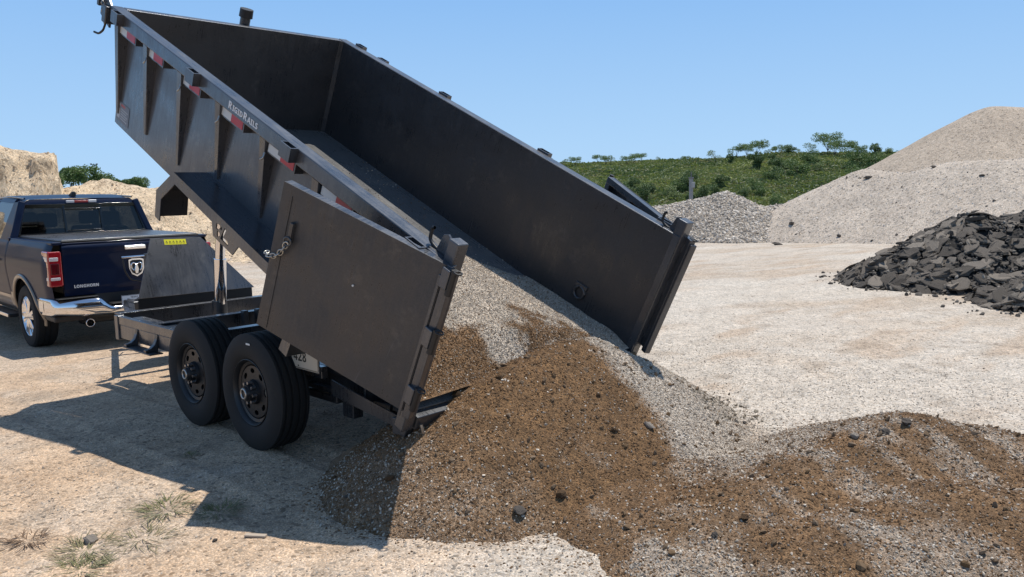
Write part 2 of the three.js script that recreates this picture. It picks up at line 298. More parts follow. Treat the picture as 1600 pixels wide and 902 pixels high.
  // specification label at the lower front corner
  {
    const c = document.createElement('canvas'); c.width = 128; c.height = 96; const x = c.getContext('2d');
    x.fillStyle = '#6d7178'; x.fillRect(0, 0, 128, 96); x.fillStyle = '#c8c6c4'; x.fillRect(8, 8, 26, 14); x.fillStyle = '#b04a44'; x.fillRect(44, 8, 40, 10); x.fillStyle = '#a9adb2';
    for (let i = 0; i < 5; i++) x.fillRect(44, 30 + i * 12, 70 - (i * 13) % 24, 4); x.fillRect(8, 34, 28, 50);
    const t = new THREE.CanvasTexture(c); t.colorSpace = THREE.SRGBColorSpace;
    sub(nearWall, 'specification_label', new THREE.PlaneGeometry(.26, .17).rotateY(-Math.PI / 2).translate(-1.0625, .13, -4.14), std([1, 1, 1], .5, { map: t }), true);
  }
  // rear corner posts, with the gusset ears and tarp hooks at their tops
  for (const sx of [-1, 1]) {
    const a = sx < 0 ? -1.135 : 1.056, b = sx < 0 ? -1.058 : 1.15;
    const z0 = sx < 0 ? .005 : -.02, z1 = sx < 0 ? .082 : .06, pz = sx < 0 ? .145 : .10;
    const post = bedPart('rear_post', [box(a, b, -.10, H + .115, z0, z1, .008), ...(sx > 0 ? [box(1.046, 1.0555, 0, H, .0005, .055, 0)] : [])], M.paint);
    sub(post, 'gusset_ear', plateX([[.004, H], [.004, H + .10], [-.03, H + .115], [-.06, H + .10], [-.085, H + .001]], sx < 0 ? -1.11 : 1.10, sx < 0 ? -1.095 : 1.115, [], .002), M.paint);
    sub(post, 'rail_hook', tube([[sx * 1.10, H + .002, -.09], [sx * 1.10, H + .012, -.13], [sx * 1.10, H + .03, -.155], [sx * 1.10, H + .085, -.16], [sx * 1.10, H + .095, -.145]], .010, 20, 8), M.black);
    for (const u of [.18, .55, .90]) {
      sub(post, 'hinge_lug', [box(sx * 1.155 - .03, sx * 1.155 + .03, u - .055, u + .055, z1 - .015, pz - .02, .006)], M.paint);
      sub(post, 'hinge_pin', [cyl([sx * 1.16, u - .08, pz - .012], [sx * 1.16, u + .065, pz - .012], .018, .018, 14), new THREE.TorusGeometry(.02, .005, 8, 18).rotateX(Math.PI / 2).translate(sx * 1.16, u + .062, pz + .012)], M.black);
    }
  }
  // tail beam with the latch rod under the lip
  const tail = bedPart('tail_beam', [box(-1.05, 1.05, -.10, -.013, .031, .09, .006), box(-1.05, 1.05, -.20, -.10, -.02, .035, .006)], M.frame);
  sub(tail, 'latch_rod', tube([[-1.02, -.06, .10], [-1.01, -.105, .125], [-.97, -.118, .13], [-.5, -.118, .13], [.2, -.118, .13], [.98, -.118, .13]], .010, 40, 8), M.zinc);
  // ring for tying down, inside the far wall
  const ring = bedPart('tie_ring', [new THREE.TorusGeometry(.048, .011, 10, 28, Math.PI * 1.9).rotateZ(Math.PI / 2).rotateY(Math.PI / 2).translate(1.035, .165, -.56)], M.frame);
  sub(ring, 'ring_bracket', [box(1.03, 1.0495, .205, .24, -.62, -.50, .004), bar([1.043, .22, -.59], [1.043, .17, -.62], .02, .012), bar([1.043, .22, -.53], [1.043, .17, -.50], .02, .012)], M.frame);
  // folded-out barn doors: sheet in front, tube frame behind
  function door(sx, hx, hs, ex, es, name) {
    const dx = ex - hx, dz = -(es - hs), w = Math.hypot(dx, dz), turn = Math.atan2(-dz, dx);   // local +x runs from hinge to free edge
    const o = new THREE.Group(); o.name = name; trailer.add(o);
    o.rotation.order = 'XYZ'; const q = new THREE.Quaternion().setFromAxisAngle(V(1, 0, 0), TILT); const q2 = new THREE.Quaternion().setFromAxisAngle(V(0, 1, 0), turn);
    o.quaternion.copy(q).multiply(q2); o.position.copy(V(hx, 0, -hs).applyQuaternion(q)).add(V(0, BEDH, 0));
    const out = sx < 0 ? -1 : 1;   // which local z side shows the sheet
    const zf = (a, b) => out > 0 ? [a, b] : [-b, -a];
    const B = (x0, x1, y0, y1, z0, z1, r) => { const [p, s] = zf(z0, z1); return box(x0, x1, y0, y1, p, s, r); };
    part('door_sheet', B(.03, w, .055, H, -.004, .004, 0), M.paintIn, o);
    part('door_frame', [B(.0, w, H - .052, H - .001, -.058, -.0045, .004), B(.0, w - .0, .055, .105, -.055, -.0045, .004), B(w - .055, w - .001, .106, H - .053, -.054, -.0045, .004), B(.0, .06, .106, H - .053, -.054, -.0045, .004), ...[.36, .70].map((t) => B(w * t - .03, w * t + .03, .106, H - .053, -.05, -.0045, .004))], M.paint, o);
    part('free_edge_strip', B(w - .075, w - .068, .07, H - .06, .0041, .008, 0), M.paintIn, o);
    part('hinge_edge', [B(-.02, .028, .02, H - .03, -.05, .006, .006), B(.034, .052, .02, H - .06, .0042, .012, .003)], M.paint, o);
    return { o, w, B };
  }
  const dn = door(-1, -1.155, -.10, -1.50, .935, 'barn_door');
  {
    const { o, w } = dn; // latch bracket and chain on the near door
    const bx = w - .12, by = .70;
    const link = new THREE.TorusGeometry(.0145, .0038, 8, 16).scale(1.5, 1, 1);
    const bk = part('chain_bracket', [box(bx - .012, bx + .012, by - .05, by + .07, -.03, -.0045, .003), new THREE.TorusGeometry(.024, .006, 8, 16).translate(bx, by - .04, -.034)], M.frame, o);
    const pts = new THREE.CatmullRomCurve3([V(bx, by - .05, -.036), V(bx + .03, by - .12, -.034), V(bx + .075, by - .165, -.03), V(bx + .125, by - .185, -.022), V(bx + .165, by - .19, .02)]);
    const N = 8; for (let i = 0; i < N; i++) { const t = (i + .5) / N, p = pts.getPointAt(t), d = pts.getTangentAt(t); const m = part('chain_link', link.clone().rotateX(i % 2 ? Math.PI / 2 * .8 : -.2), M.zinc, o); m.quaternion.setFromUnitVectors(V(1, 0, 0), d); m.position.copy(p); }
    part('catch_bolt', cyl([.52, .60, -.0045], [.52, .60, -.010], .006, .006, 10), M.white, o);
  }
  const df = door(1, 1.165, -.125, 1.53, .965, 'barn_door');
  part('door_latch', [box(df.w - .03, df.w + .035, .86, .92, -.03, .02, .006), cyl([df.w + .03, .80, 0], [df.w + .03, .97, 0], .018)], M.black, df.o);
  // fender that lifts with the bed: top, sloped ends, drop ends and a band along its outer edge
  for (const sx of [-1, 1]) {
    const X = (a, b) => sx < 0 ? [-b, -a] : [a, b];
    const prof = [[-2.80, -.17], [-2.83, .03], [-2.60, .275], [-1.06, .275], [-.83, .03], [-.86, -.17]], th = .006;
    const fen = bedPart('fender', prof.slice(0, -1).map((a, i) => { const b = prof[i + 1], dx = b[0] - a[0], dy = b[1] - a[1], l = Math.hypot(dx, dy), n = [-dy / l * th, dx / l * th]; const [p, q] = X(1.061, 1.297); return plateX([a, b, [b[0] - n[0] * 1, b[1] - n[1] * 1], [a[0] - n[0], a[1] - n[1]]], p, q); }), M.paint);
    const w = .085, [p, q] = X(1.298, 1.306);
    sub(fen, 'fender_band', plateX([[-2.80, -.17], [-2.83, .03], [-2.60, .277], [-1.06, .277], [-.83, .03], [-.86, -.17], [-.95, -.17], [-.92, .0], [-1.10, .20], [-1.60, .20], [-1.655, .11], [-1.93, .11], [-1.975, .195], [-2.56, .2], [-2.74, .0], [-2.72, -.17]], p, q, [
      // the two cut-out marks of the badge plate
      [[-1.93, .245], [-1.855, .245], [-1.85, .225], [-1.885, .225], [-1.895, .205], [-1.93, .205]].map(([z, y]) => [z + .02, y - .025]), [[-1.91, .172], [-1.875, .172], [-1.865, .158], [-1.885, .135], [-1.90, .135]].map(([z, y]) => [z + .02, y]),
      [[-1.80, .235], [-1.775, .235], [-1.80, .165], [-1.735, .165], [-1.725, .14], [-1.835, .14]]]), M.paint);
  }
  // tarp bracket and crank at the front corner, breather pipe behind the front wall
  const tb = bedPart('tarp_bracket', [plateX([[-L - .08, H - .01], [-L - .20, H + .06], [-L - .28, H + .02], [-L - .30, H - .13], [-L - .10, H - .19]], -1.14, -1.125), box(-1.18, -1.02, H - .16, H - .02, -L - .17, -L - .09, .01), box(-1.175, -1.15, H - .06, H + .08, -L - .30, -L - .26, .004)], M.frame);
  sub(tb, 'crank_handle', tube([[-1.16, H - .12, -L - .10], [-1.17, H - .22, -L - .13], [-1.18, H - .27, -L - .19], [-1.19, H - .28, -L - .26]], .009, 16, 8), M.black);
  sub(tb, 'bracket_chain', Array.from({ length: 6 }, (_, i) => new THREE.TorusGeometry(.014, .004, 6, 12).rotateY(i % 2 ? 1.4 : 0).translate(-1.16, H - .02 - i * .028, -L - .21 + i * .012)), M.zinc);
  const br = bedPart('breather_pipe', [cyl([.07, H - .25, -L - .16], [.07, H + .06, -L - .16], .046), box(-.03, .17, H - .28, H - .22, -L - .24, -L - .009, .005)], M.frame);
  sub(br, 'breather_cap', cyl([.07, H + .05, -L - .16], [.07, H + .125, -L - .16], .062, .06), M.black);
}
// chassis
const RW = .3955, AX = [-1.395, -2.266];
{
  const rail = (sx) => part('frame_rail', [box(sx * .80 - .05, sx * .80 + .05, .50, .545, -4.38, -.28, .004), box(sx * .80 - .05, sx * .80 + .05, .36, .395, -4.38, -.28, .004), box(sx * .80 - .012, sx * .80 + .012, .39, .505, -4.38, -.28, 0)], M.frame, trailer);
  const rl = rail(-1); rail(1);
  // outrigger side rail in front of the wheels, corner post and hanging gussets
  part('side_rail', [box(-.965, -.915, .49, .57, -4.42, -1.0, .006), box(-.96, -.92, .36, .49, -4.42, -2.8, .006)], M.paint, trailer);
  part('side_rail', [box(.915, .965, .49, .57, -4.42, -1.0, .006)], M.paint, trailer);
  for (const sx of [-1, 1]) part('corner_post', box(sx * .94 - .035, sx * .94 + .035, .34, .575, -4.50, -4.421, .008), M.paint, trailer);
  for (const z of [-3.98, -3.55]) part('step_gusset', plateZ([[-.966, .49], [-.975, .45], [-.995, .405], [-1.03, .375], [-1.075, .365], [-1.075, .345], [-.966, .345]], z - .05, z, [], .003), M.frame, trailer);
  part('step_plate', box(-1.085, -.967, .333, .3445, -4.05, -3.45, .003), M.frame, trailer);
  const cm = (z, y) => { const o = part('cross_member', [box(-.914, .914, y - .012, y, z - .05, z + .05, .002), box(-.914, .914, y - .15, y - .013, z - .008, z + .008, 0)], M.paint, trailer); return o; };
  cm(-4.60, .575); cm(-3.72, .565); cm(-3.0, .55); cm(-.6, .54);
  part('cross_member', box(-.75, .75, .36, .50, -.40, -.28, .006), M.frame, trailer);
  part('member_bracket', box(-.12, -.07, .44, .59, -3.66, -3.60, .004), M.frame, trailer); part('member_bracket', box(.02, .07, .44, .59, -3.66, -3.60, .004), M.frame, trailer);
  // lift cylinder: polished stages
  const cy = part('lift_cylinder', cyl([0, .25, -4.33], [0, .62, -4.315], .075), M.frame, trailer);
  part('cylinder_stage', cyl([0, .40, -4.325], [0, 1.05, -4.25], .062), M.chrome, cy);
  part('cylinder_stage', cyl([0, 1.04, -4.25], [0, 1.78, -4.12], .05), M.chrome, cy);
  part('cylinder_mount', [box(-.14, .14, .22, .34, -4.42, -4.22, .006)], M.frame, cy);
  // axles, springs, hangers
  for (const z of AX) {
    part('axle', [cyl([-1.1, RW, z], [1.1, RW, z], .05), ...[-1, 1].map((s) => box(s * .80 - .035, s * .80 + .035, RW - .11, RW - .055, z - .36, z + .36, .01))], M.frame, trailer);
  }
  for (const z of [-.9, -1.83, -2.75]) for (const s of [-1, 1]) part('spring_hanger', box(s * .80 - .04, s * .80 + .04, .22, .365, z - .06, z + .06, .006), M.frame, trailer);
  // rear legs
  for (const sx of [-1, 1]) part('stabilizer_leg', [bar([sx * .80, .42, -.42], [sx * .82, .135, -.46], .085, .085), box(sx * .82 - .11, sx * .82 + .11, .11, .134, -.58, -.36, .004)], M.black, trailer);
  // rear hinge plates under the bed
  for (const sx of [-1, 1]) part('hinge_plate', plateX([[-.75, .38], [-.75, .56], [-.45, .60], [-.30, .50], [-.12, .34], [-.14, .28], [-.34, .33]], sx * .69 - .012, sx * .69 + .012, [], .002), M.frame, trailer);
  part('rear_bumper', [box(-1.02, 1.02, .30, .40, -.20, -.10, .006), plateX([[-.9, .40], [-.9, .50], [-.20, .385], [-.20, .31]], -.96, -.95)], M.frame, trailer);
  // number plate seen behind the near door
  const c = document.createElement('canvas'); c.width = 256; c.height = 128; const x = c.getContext('2d');
  x.fillStyle = '#b9ad9a'; x.fillRect(0, 0, 256, 128); x.strokeStyle = '#5b5348'; x.lineWidth = 5; x.strokeRect(5, 5, 246, 118); x.fillStyle = '#1a1712'; x.font = 'bold 76px sans-serif'; x.textAlign = 'left'; x.textBaseline = 'middle'; x.fillText('428', 22, 58); x.fillRect(60, 108, 12, 8);
  const t = new THREE.CanvasTexture(c); t.colorSpace = THREE.SRGBColorSpace;
  part('number_plate', new THREE.PlaneGeometry(.31, .15).rotateY(-Math.PI / 2).translate(-1.1205, .665, -.945), std([1, 1, 1], .45, { map: t }), trailer, true);
  part('plate_bracket', [box(-1.119, -1.112, .585, .745, -1.105, -.785, .002), bar([-1.115, .62, -.95], [-.93, .54, -1.02], .03, .012, .003)], M.frame, trailer);
}
// wheels
{
  const tyreProf = []; const R = RW, hw = .122;
  const pr = [[.218, -.092], [.232, -.108], [.262, -.122], [.315, -.1265], [.352, -.119], [.378, -.107], [.386, -.102]];
  for (const q of pr) tyreProf.push(q);
  const groove = [-.073, -.025, .025, .073];
  tyreProf.push([R - .002, -.098]); let xs = -.098;
  for (const g of groove) { tyreProf.push([R, g - .0105], [R - .016, g - .0075], [R - .016, g + .0075], [R, g + .0105]); }
  tyreProf.push([R - .002, .098]); for (const q of pr.slice().reverse()) tyreProf.push([q[0], -q[1]]);
  const tyreG = toCreasedNormals(lathe(tyreProf, 80), .5).rotateZ(Math.PI / 2);   // axis along x, outer face toward -x
  // rim: barrel plus a dished disc with eight oval windows
  const holes = []; for (let k = 0; k < 8; k++) { const a = k / 8 * 6.2832 + .2, c = [Math.cos(a) * .142, Math.sin(a) * .142], h = []; for (let j = 0; j < 14; j++) { const b = -j / 14 * 6.2832, u = .017 * Math.cos(b), v = .027 * Math.sin(b); h.push([c[0] + u * Math.cos(a) - v * Math.sin(a), c[1] + u * Math.sin(a) + v * Math.cos(a)]); } holes.push(h); }
  const circ = (r, n) => Array.from({ length: n }, (_, i) => [r * Math.cos(i / n * 6.2832), r * Math.sin(i / n * 6.2832)]);
  const disc = plateX(circ(.176, 48), -.075, -.067, holes, 0);
    const barrelG = toCreasedNormals(lathe([[.21, -.09], [.178, -.08], [.178, .06], [.186, .074], [.205, .08], [.21, .098], [.222, .112], [.226, .11], [.217, .095]], 56), .6).rotateZ(Math.PI / 2);
  const hubG = [cyl([-.066, 0, 0], [-.10, 0, 0], .088, .08, 28), cyl([-.10, 0, 0], [-.135, 0, 0], .062, .055, 24), cyl([-.135, 0, 0], [-.15, 0, 0], .05, .046, 24)];
  const capG = [new THREE.TorusGeometry(.032, .0075, 8, 24).rotateY(Math.PI / 2).translate(-.153, 0, 0)];
  const nut = cyl([-.098, 0, 0], [-.128, 0, 0], .0125, .0105, 6);
  let proto = null;
  function wheelAt(sx, z) {
    const w = new THREE.Group(); w.name = 'wheel'; w.position.set(sx * (1.2857 - .126), RW, z); w.rotation.set(rnd() * 6, 0, 0); if (sx > 0) { w.rotation.set(0, Math.PI, 0); } trailer.add(w);
    part('tyre', tyreG.clone(), M.rubber, w); part('rim', [disc.clone(), barrelG.clone()], M.rim, w); part('hub', hubG.map((g) => g.clone()), M.rim, w); part('hub_cap_ring', capG.map((g) => g.clone()), M.zinc, w);
    for (let k = 0; k < 8; k++) { const a = k / 8 * 6.2832; part('lug_nut', nut.clone().translate(0, .0685 * Math.cos(a), .0685 * Math.sin(a)), M.steel, w); }
    return w;
  }
  for (const z of AX) for (const sx of [-1, 1]) wheelAt(sx, z);
  part('tyre_mark', box(-1.2875, -1.2852, .725, .737, -1.375, -1.325, 0), M.white, trailer);
}
// tongue, tool box with its lid standing open, jack
{
  const tg = (sx) => part('tongue_beam', bar([sx * .80, .42, -4.55], [sx * .06, .38, -6.55], .07, .15, .006), M.paint, trailer); tg(-1); tg(1);
  part('coupler', [box(-.07, .07, .31, .43, -6.70, -6.4, .02)], M.frame, trailer);
  const tb = part('tool_box', [plateY([[-.60, -4.86], [.66, -4.86], [.26, -5.48], [-.20, -5.48]], .38, .655)], M.black, trailer);
  const lid = part('box_lid', plateZ([[-.60, .655], [.68, .645], [.20, 1.28], [-.34, 1.295]], -4.852, -4.84, [], .002).translate(0, -.65, 4.846), M.paint, trailer); lid.position.set(0, .65, -4.846); lid.rotation.x = -.38;
  const c = document.createElement('canvas'); c.width = 256; c.height = 64; const x = c.getContext('2d');
  x.fillStyle = '#d8d21a'; x.fillRect(0, 0, 256, 64); x.fillStyle = '#2a2810'; for (let i = 0; i < 6; i++) { x.beginPath(); x.moveTo(14 + i * 40, 44); x.lineTo(28 + i * 40, 14); x.lineTo(42 + i * 40, 44); x.lineTo(34 + i * 40, 44); x.lineTo(28 + i * 40, 28); x.lineTo(22 + i * 40, 44); x.fill(); x.fillRect(12 + i * 40, 50, 30, 4); }
  const t = new THREE.CanvasTexture(c); t.colorSpace = THREE.SRGBColorSpace;
  sub(lid, 'warning_sticker', new THREE.PlaneGeometry(.235, .06).rotateZ(-.03).translate(-.09, 1.24 - .65, .0078), std([1, 1, 1], .5, { map: t }), true);
  const j = part('tongue_jack', [cyl([.0, .30, -6.05], [.0, 1.02, -6.05], .035)], M.frame, trailer);
  sub(j, 'jack_crank', tube([[0, 1.0, -6.05], [-.18, 1.0, -6.03], [-.30, 1.0, -6.02]], .012, 10, 8), M.chrome);
  part('trailer_cable', tube([[-.28, .98, -6.03], [-.27, .85, -6.02], [-.20, .74, -6.05], [-.06, .70, -6.1], [.02, .60, -6.3]], .009, 20, 6), M.black, trailer);
}

// ------------------------------------------------------------------ the pickup
const truck = thing('pickup_truck', 'dark navy crew cab pickup truck with chrome rear bumper coupled ahead of the dump trailer', 'pickup truck', [.235, -.228, -8.044], -.018);
{
  const T = truck, TR = .405;
  const prof = [[.40, .90], [.47, .95], [.60, .985], [.74, 1.0], [.92, 1.02], [1.05, 1.03], [1.15, 1.025], [1.24, 1.0], [1.33, .975], [1.385, .94]];
  const xs = (y) => { let i = 0; while (i < prof.length - 2 && y > prof[i + 1][0]) i++; const a = prof[i], b = prof[i + 1], t = clamp((y - a[0]) / (b[0] - a[0])); const s = t; return mix(a[1], b[1], s); };
  const arch = (z, zc, r = .505) => Math.abs(z - zc) < r ? TR + Math.sqrt(r * r - (z - zc) ** 2) * .98 : 0;
  const belt = (z) => z > -.65 ? 1.385 : 1.36 - .03 * sstep(-1, -3.2, z) - .16 * sstep(-3.1, -4.5, z);
  // one skin panel of the flank between two z, above the sill (or between two heights), following the arches
  const skin = (z0, z1, ylo = .62, yhi = 9) => {
    const f = (u, v) => { const z = mix(z0, z1, u), b = Math.max(ylo, arch(z, 0), arch(z, -3.67)), t = Math.max(b + .001, Math.min(yhi, belt(z))); const y = mix(b, t, v); let x = xs(y) - .10 * sstep(-4.1, -4.75, z) - .035 * sstep(.85, 1.1, z) ** 2; const e = Math.min(z1 > z0 ? z - z0 : z - z1, Math.abs(z1 - z)); if (e < .012) x -= .006; return [-x, y, z]; };
    const g = grid(Math.max(24, Math.round(Math.abs(z1 - z0) / .03)), 18, f); return g;
  };
  for (const sx of [-1, 1]) {
    const S = (g) => { g = clean(g); return sx < 0 ? g : mirrorX(g); };
    const side = (name, z0, z1, m = M.navy, lo, hi) => part(name, S(skin(z0, z1, lo, hi)), m, T);
    side('bed_side', -.645, 1.085, M.navy, .66);
    side('rear_door', -1.86, -.655); side('front_door', -2.98, -1.87); side('front_fender', -4.72, -2.99);
    // lower cladding band and arch trims in the second paint
    part('lower_trim', [S(skin(.50, 1.085, .44, .68).translate(-.006, 0, 0)), S(skin(-.645, -.5, .44, .68).translate(-.006, 0, 0))], M.trim, T);
    part('sill_trim', S(skin(-3.15, -.655, .40, .635).translate(-.006, 0, 0)), M.trim, T);
    const at = (zc) => S(grid(28, 8, (u, v) => { const a = -.14 + u * 3.42, c = v * Math.PI, R = .50 + .034 * (1 - Math.cos(c)) * .95, z = zc - Math.cos(a) * R, y = TR + Math.sin(a) * R * .98; return [-(xs(Math.max(.42, y)) + .004 + .022 * Math.sin(c)), y, z]; }));
    part('arch_trim', at(0), M.trim, T); part('arch_trim', at(-3.67), M.trim, T);
    part('wheel_well', [S(grid(20, 2, (u, v) => { const a = u * Math.PI; return [-mix(.55, .97, v), TR + Math.sin(a) * .49, -Math.cos(a) * .49]; })), S(grid(20, 2, (u, v) => { const a = u * Math.PI; return [-mix(.55, .97, v), TR + Math.sin(a) * .49, -3.67 - Math.cos(a) * .49]; }))], M.black, T);
    const rb = part('running_board', box(sx * .98 - .09, sx * .98 + .09, .34, .385, -3.1, -.56, .012), M.black, T);
    part('step_edge', box(sx * 1.07 - .008, sx * 1.07 + .008, .345, .39, -3.08, -.58, .006), M.chrome, rb);
    for (const z of [-.86, -2.0]) part('door_handle', bar([sx * 1.045, 1.10, z], [sx * 1.045, 1.10, z - .22], .025, .03, .01), M.chrome, T);
    // tail lamp wrapping the corner
    const lamp = part('tail_lamp', [S(box(-1.0, -.845, .86, 1.285, .86, 1.105, .02))], M.lampRed, T);
    part('lamp_lens', [S(box(-.985, -.885, 1.165, 1.215, 1.08, 1.1085, .01)), S(box(-1.0035, -.96, 1.165, 1.215, .9, 1.08, .003)), S(box(-.985, -.875, .935, .975, 1.08, 1.1085, .01)), S(box(-1.0035, -.96, .935, .975, .9, 1.08, .003))], M.lampClear, lamp);
    part('lamp_core', [S(box(-.98, -.875, 1.0, 1.145, 1.08, 1.108, .012)), S(box(-.905, -.892, 1.05, 1.13, 1.1083, 1.111, 0))], M.lampDark, lamp);
  }
  // bed rails, tonneau, tailgate
  part('bed_rail', [box(-.945, -.80, 1.352, 1.392, -.645, 1.10, .015), box(.80, .945, 1.352, 1.392, -.645, 1.10, .015)], M.navy, T);
  const tn = part('tonneau_cover', [box(-.83, .83, 1.388, 1.415, -.64, 1.07, .012)], M.vinyl, T);
  part('cover_edge', [box(-.84, .84, 1.38, 1.402, 1.071, 1.10, .008), box(-.845, -.8305, 1.385, 1.405, -.64, 1.07, .004), box(.8305, .845, 1.385, 1.405, -.64, 1.07, .004)], M.black, tn);
  part('bed_interior', box(-.80, .80, .75, 1.2, -.6, 1.0), M.black, T);
  const tg = part('tailgate', [grid(24, 22, (u, v) => { const x = mix(-.838, .838, u), y = mix(.735, 1.365, v); const e = Math.max(0, Math.abs(x) - .81) / .028; const top = sstep(1.24, 1.30, y) * .016, lip = sstep(1.335, 1.365, y) * .03; return [x, y, 1.10 + top - lip - .012 * sstep(.82, .735, y) - .012 * e * e]; }), box(-.838, .838, .735, 1.36, 1.03, 1.085)], M.navy, T);
  part('tailgate_cap', box(-.838, .838, 1.352, 1.379, 1.05, 1.105, .012), M.navy, T);
  part('tailgate_handle', box(-.13, .13, 1.255, 1.305, 1.112, 1.135, .012), M.chrome, tg);
  // shield emblem with a horned head
  const em = part('emblem', plateZ([[-.085, .095], [-.05, .108], [.05, .108], [.085, .095], [.085, -.01], [.06, -.07], [0, -.105], [-.06, -.07], [-.085, -.01]].map(([x, y]) => [x, y + 1.02]), 1.1, 1.115, [], .004), M.black, tg);
  part('emblem_relief', [
    plateZ([[-.085, .095], [-.05, .108], [.05, .108], [.085, .095], [.085, -.01], [.06, -.07], [0, -.105], [-.06, -.07], [-.085, -.01]].map(([x, y]) => [x * 1.08, y * 1.08 + 1.02]), 1.108, 1.118, [[[-.076, .085], [-.076, -.008], [-.054, -.062], [0, -.094], [.054, -.062], [.076, -.008], [.076, .085], [.046, .098], [-.046, .098]].map(([x, y]) => [x, y + 1.02])]),
    plateZ([[-.012, .05], [.012, .05], [.026, -.02], [.014, -.075], [-.014, -.075], [-.026, -.02]].map(([x, y]) => [x, y + 1.02]), 1.116, 1.126, [], .004),
    ...[-1, 1].map((s) => tube([[s * .012, 1.07, 1.12], [s * .045, 1.085, 1.122], [s * .066, 1.055, 1.122], [s * .058, 1.01, 1.122], [s * .036, .985, 1.122]], .011, 14, 6))], M.chrome, em);
  { const g = words('LONGHORN', .036, .004); g.translate(-.74, .83, 1.104); part('badge', g, M.letter, tg); }
  // rear bumper: chrome, stepped down in the middle
  const bz = (x) => 1.265 - .14 * Math.abs(x / 1.03) ** 4;
  const bump = part('rear_bumper', [grid(64, 14, (u, v) => { const x = mix(-1.035, 1.035, u), ax = Math.abs(x), drop = .115 * (1 - sstep(.36, .50, ax)), top = .715 - drop, bot = .475 + .03 * sstep(.6, 1.0, ax), a = v * Math.PI; const y = mix(bot, top, .5 - .5 * Math.cos(a)); const end = sstep(.98, 1.035, ax); return [x, y, bz(x) - .17 * (1 - Math.sin(a) ** .5) - .25 * end * end]; }), ...[-1, 1].map((s) => { const g = grid(14, 10, (u, v) => { const a = v * Math.PI, y = mix(.505, .715, .5 - .5 * Math.cos(a)); return [-(1.035 - .05 * (1 - Math.sin(a) ** .5)), y, mix(.72, .90, u)]; }); return s < 0 ? clean(g) : mirrorX(g); })], M.chrome, T);
  part('bumper_pad', [box(-.36, .36, .60, .615, 1.06, 1.24, .006), box(-.95, -.5, .712, .722, 1.0, 1.2, .004), box(.5, .95, .712, .722, 1.0, 1.2, .004)], M.black, bump);
  part('rear_valance', [box(-.98, .98, .43, .50, .75, 1.1, .02), box(-.5, .5, .55, .76, 1.02, 1.08, .01)], M.black, T);
  const c = document.createElement('canvas'); c.width = 256; c.height = 128; const x = c.getContext('2d');
  x.fillStyle = '#c9cfd6'; x.fillRect(0, 0, 256, 128); x.strokeStyle = '#3a4252'; x.lineWidth = 4; x.strokeRect(4, 4, 248, 120); x.fillStyle = '#1c222e'; x.textAlign = 'center'; x.textBaseline = 'middle'; x.font = 'bold 26px sans-serif'; x.fillText('TEXAS', 128, 24); x.font = 'bold 62px sans-serif'; x.fillText('WJL-5', 128, 78);
  const t = new THREE.CanvasTexture(c); t.colorSpace = THREE.SRGBColorSpace;
  part('number_plate', new THREE.PlaneGeometry(.305, .152).translate(-.12, .625, 1.292), std([1, 1, 1], .4, { map: t }), T, true);
  part('tow_hitch', [box(-.04, .04, .40, .47, .9, 1.38, .006), cyl([0, .47, 1.33], [0, .53, 1.33], .02), new THREE.SphereGeometry(.03, 14, 10).translate(0, .55, 1.33)], M.black, T);
  for (const sx of [-1, 1]) part('exhaust_tip', [new THREE.CylinderGeometry(.05, .05, .28, 24, 1, true).rotateX(Math.PI / 2).translate(sx * .62, .40, 1.06), new THREE.CylinderGeometry(.043, .043, .28, 24, 1, true).rotateX(Math.PI / 2).translate(sx * .62, .40, 1.06), new THREE.TorusGeometry(.0465, .0045, 8, 24).translate(sx * .62, .40, 1.2)], M.chrome, T);
  // cab
  const hw = (z) => .72 - .03 * sstep(-1.7, -2.4, z);
  const ry = (z) => 1.955 - .055 * sstep(-1.5, -.78, z) ** 1.5 - .06 * sstep(-1.7, -2.45, z);
  part('cab_roof', [grid(40, 30, (u, v) => { const z = mix(-.77, -2.42, v), s = u * 2 - 1, a = Math.abs(s), x = s * (hw(z) + .03); return [x, ry(z) - .012 * s * s - .075 * sstep(.86, 1, a) ** 2, z]; }), box(-.69, .69, 1.83, 1.86, -2.35, -.85)], M.navy, T);
  part('roof_header', grid(30, 6, (u, v) => { const s = u * 2 - 1, y = mix(1.80, 1.892, v); return [s * mix(.735, .748, v) * (1 - .02 * v), y - .075 * sstep(.9, 1, Math.abs(s)) * v, -.745 - .03 * v * v]; }), M.navy, T);
  for (const sx of [-1, 1]) {
    part('roof_gutter', tube([[sx * .70, 1.905, -.78], [sx * .69, 1.93, -1.5], [sx * .665, 1.90, -2.4]], .012, 16, 6), M.trim, T);
    // pillars as closed slabs
    const P = (p) => { const g = []; const q = (a, b, c, d) => g.push(...a, ...b, ...c, ...a, ...c, ...d); const o = p.map(([x, y, z]) => [sx * x, y, z]), i = p.map(([x, y, z]) => [sx * (x - .05), y, z]); const ord = sx < 0 ? [0, 1, 2, 3] : [3, 2, 1, 0]; q(...ord.map((k) => o[k])); q(...ord.slice().reverse().map((k) => i[k])); for (let k = 0; k < 4; k++) { const m = (k + 1) % 4; sx < 0 ? q(o[m], o[k], i[k], i[m]) : q(o[k], o[m], i[m], i[k]); } const b = new THREE.BufferGeometry(); b.setAttribute('position', new THREE.Float32BufferAttribute(g, 3)); b.computeVertexNormals(); return b; };
    part('rear_pillar', [P([[.955, 1.355, -.66], [.77, 1.86, -.75], [.77, 1.86, -1.0], [.955, 1.355, -1.12]]), box(sx * .88 - .08, sx * .88 + .08, 1.34, 1.395, -.72, -.655, .01), bar([sx * .90, 1.36, -.675], [sx * .735, 1.87, -.765], .09, .06, .02)], M.navy, T);
    part('door_pillar', P([[.95, 1.34, -1.83], [.765, 1.87, -1.78], [.765, 1.87, -1.88], [.95, 1.34, -1.95]]), M.frit, T);
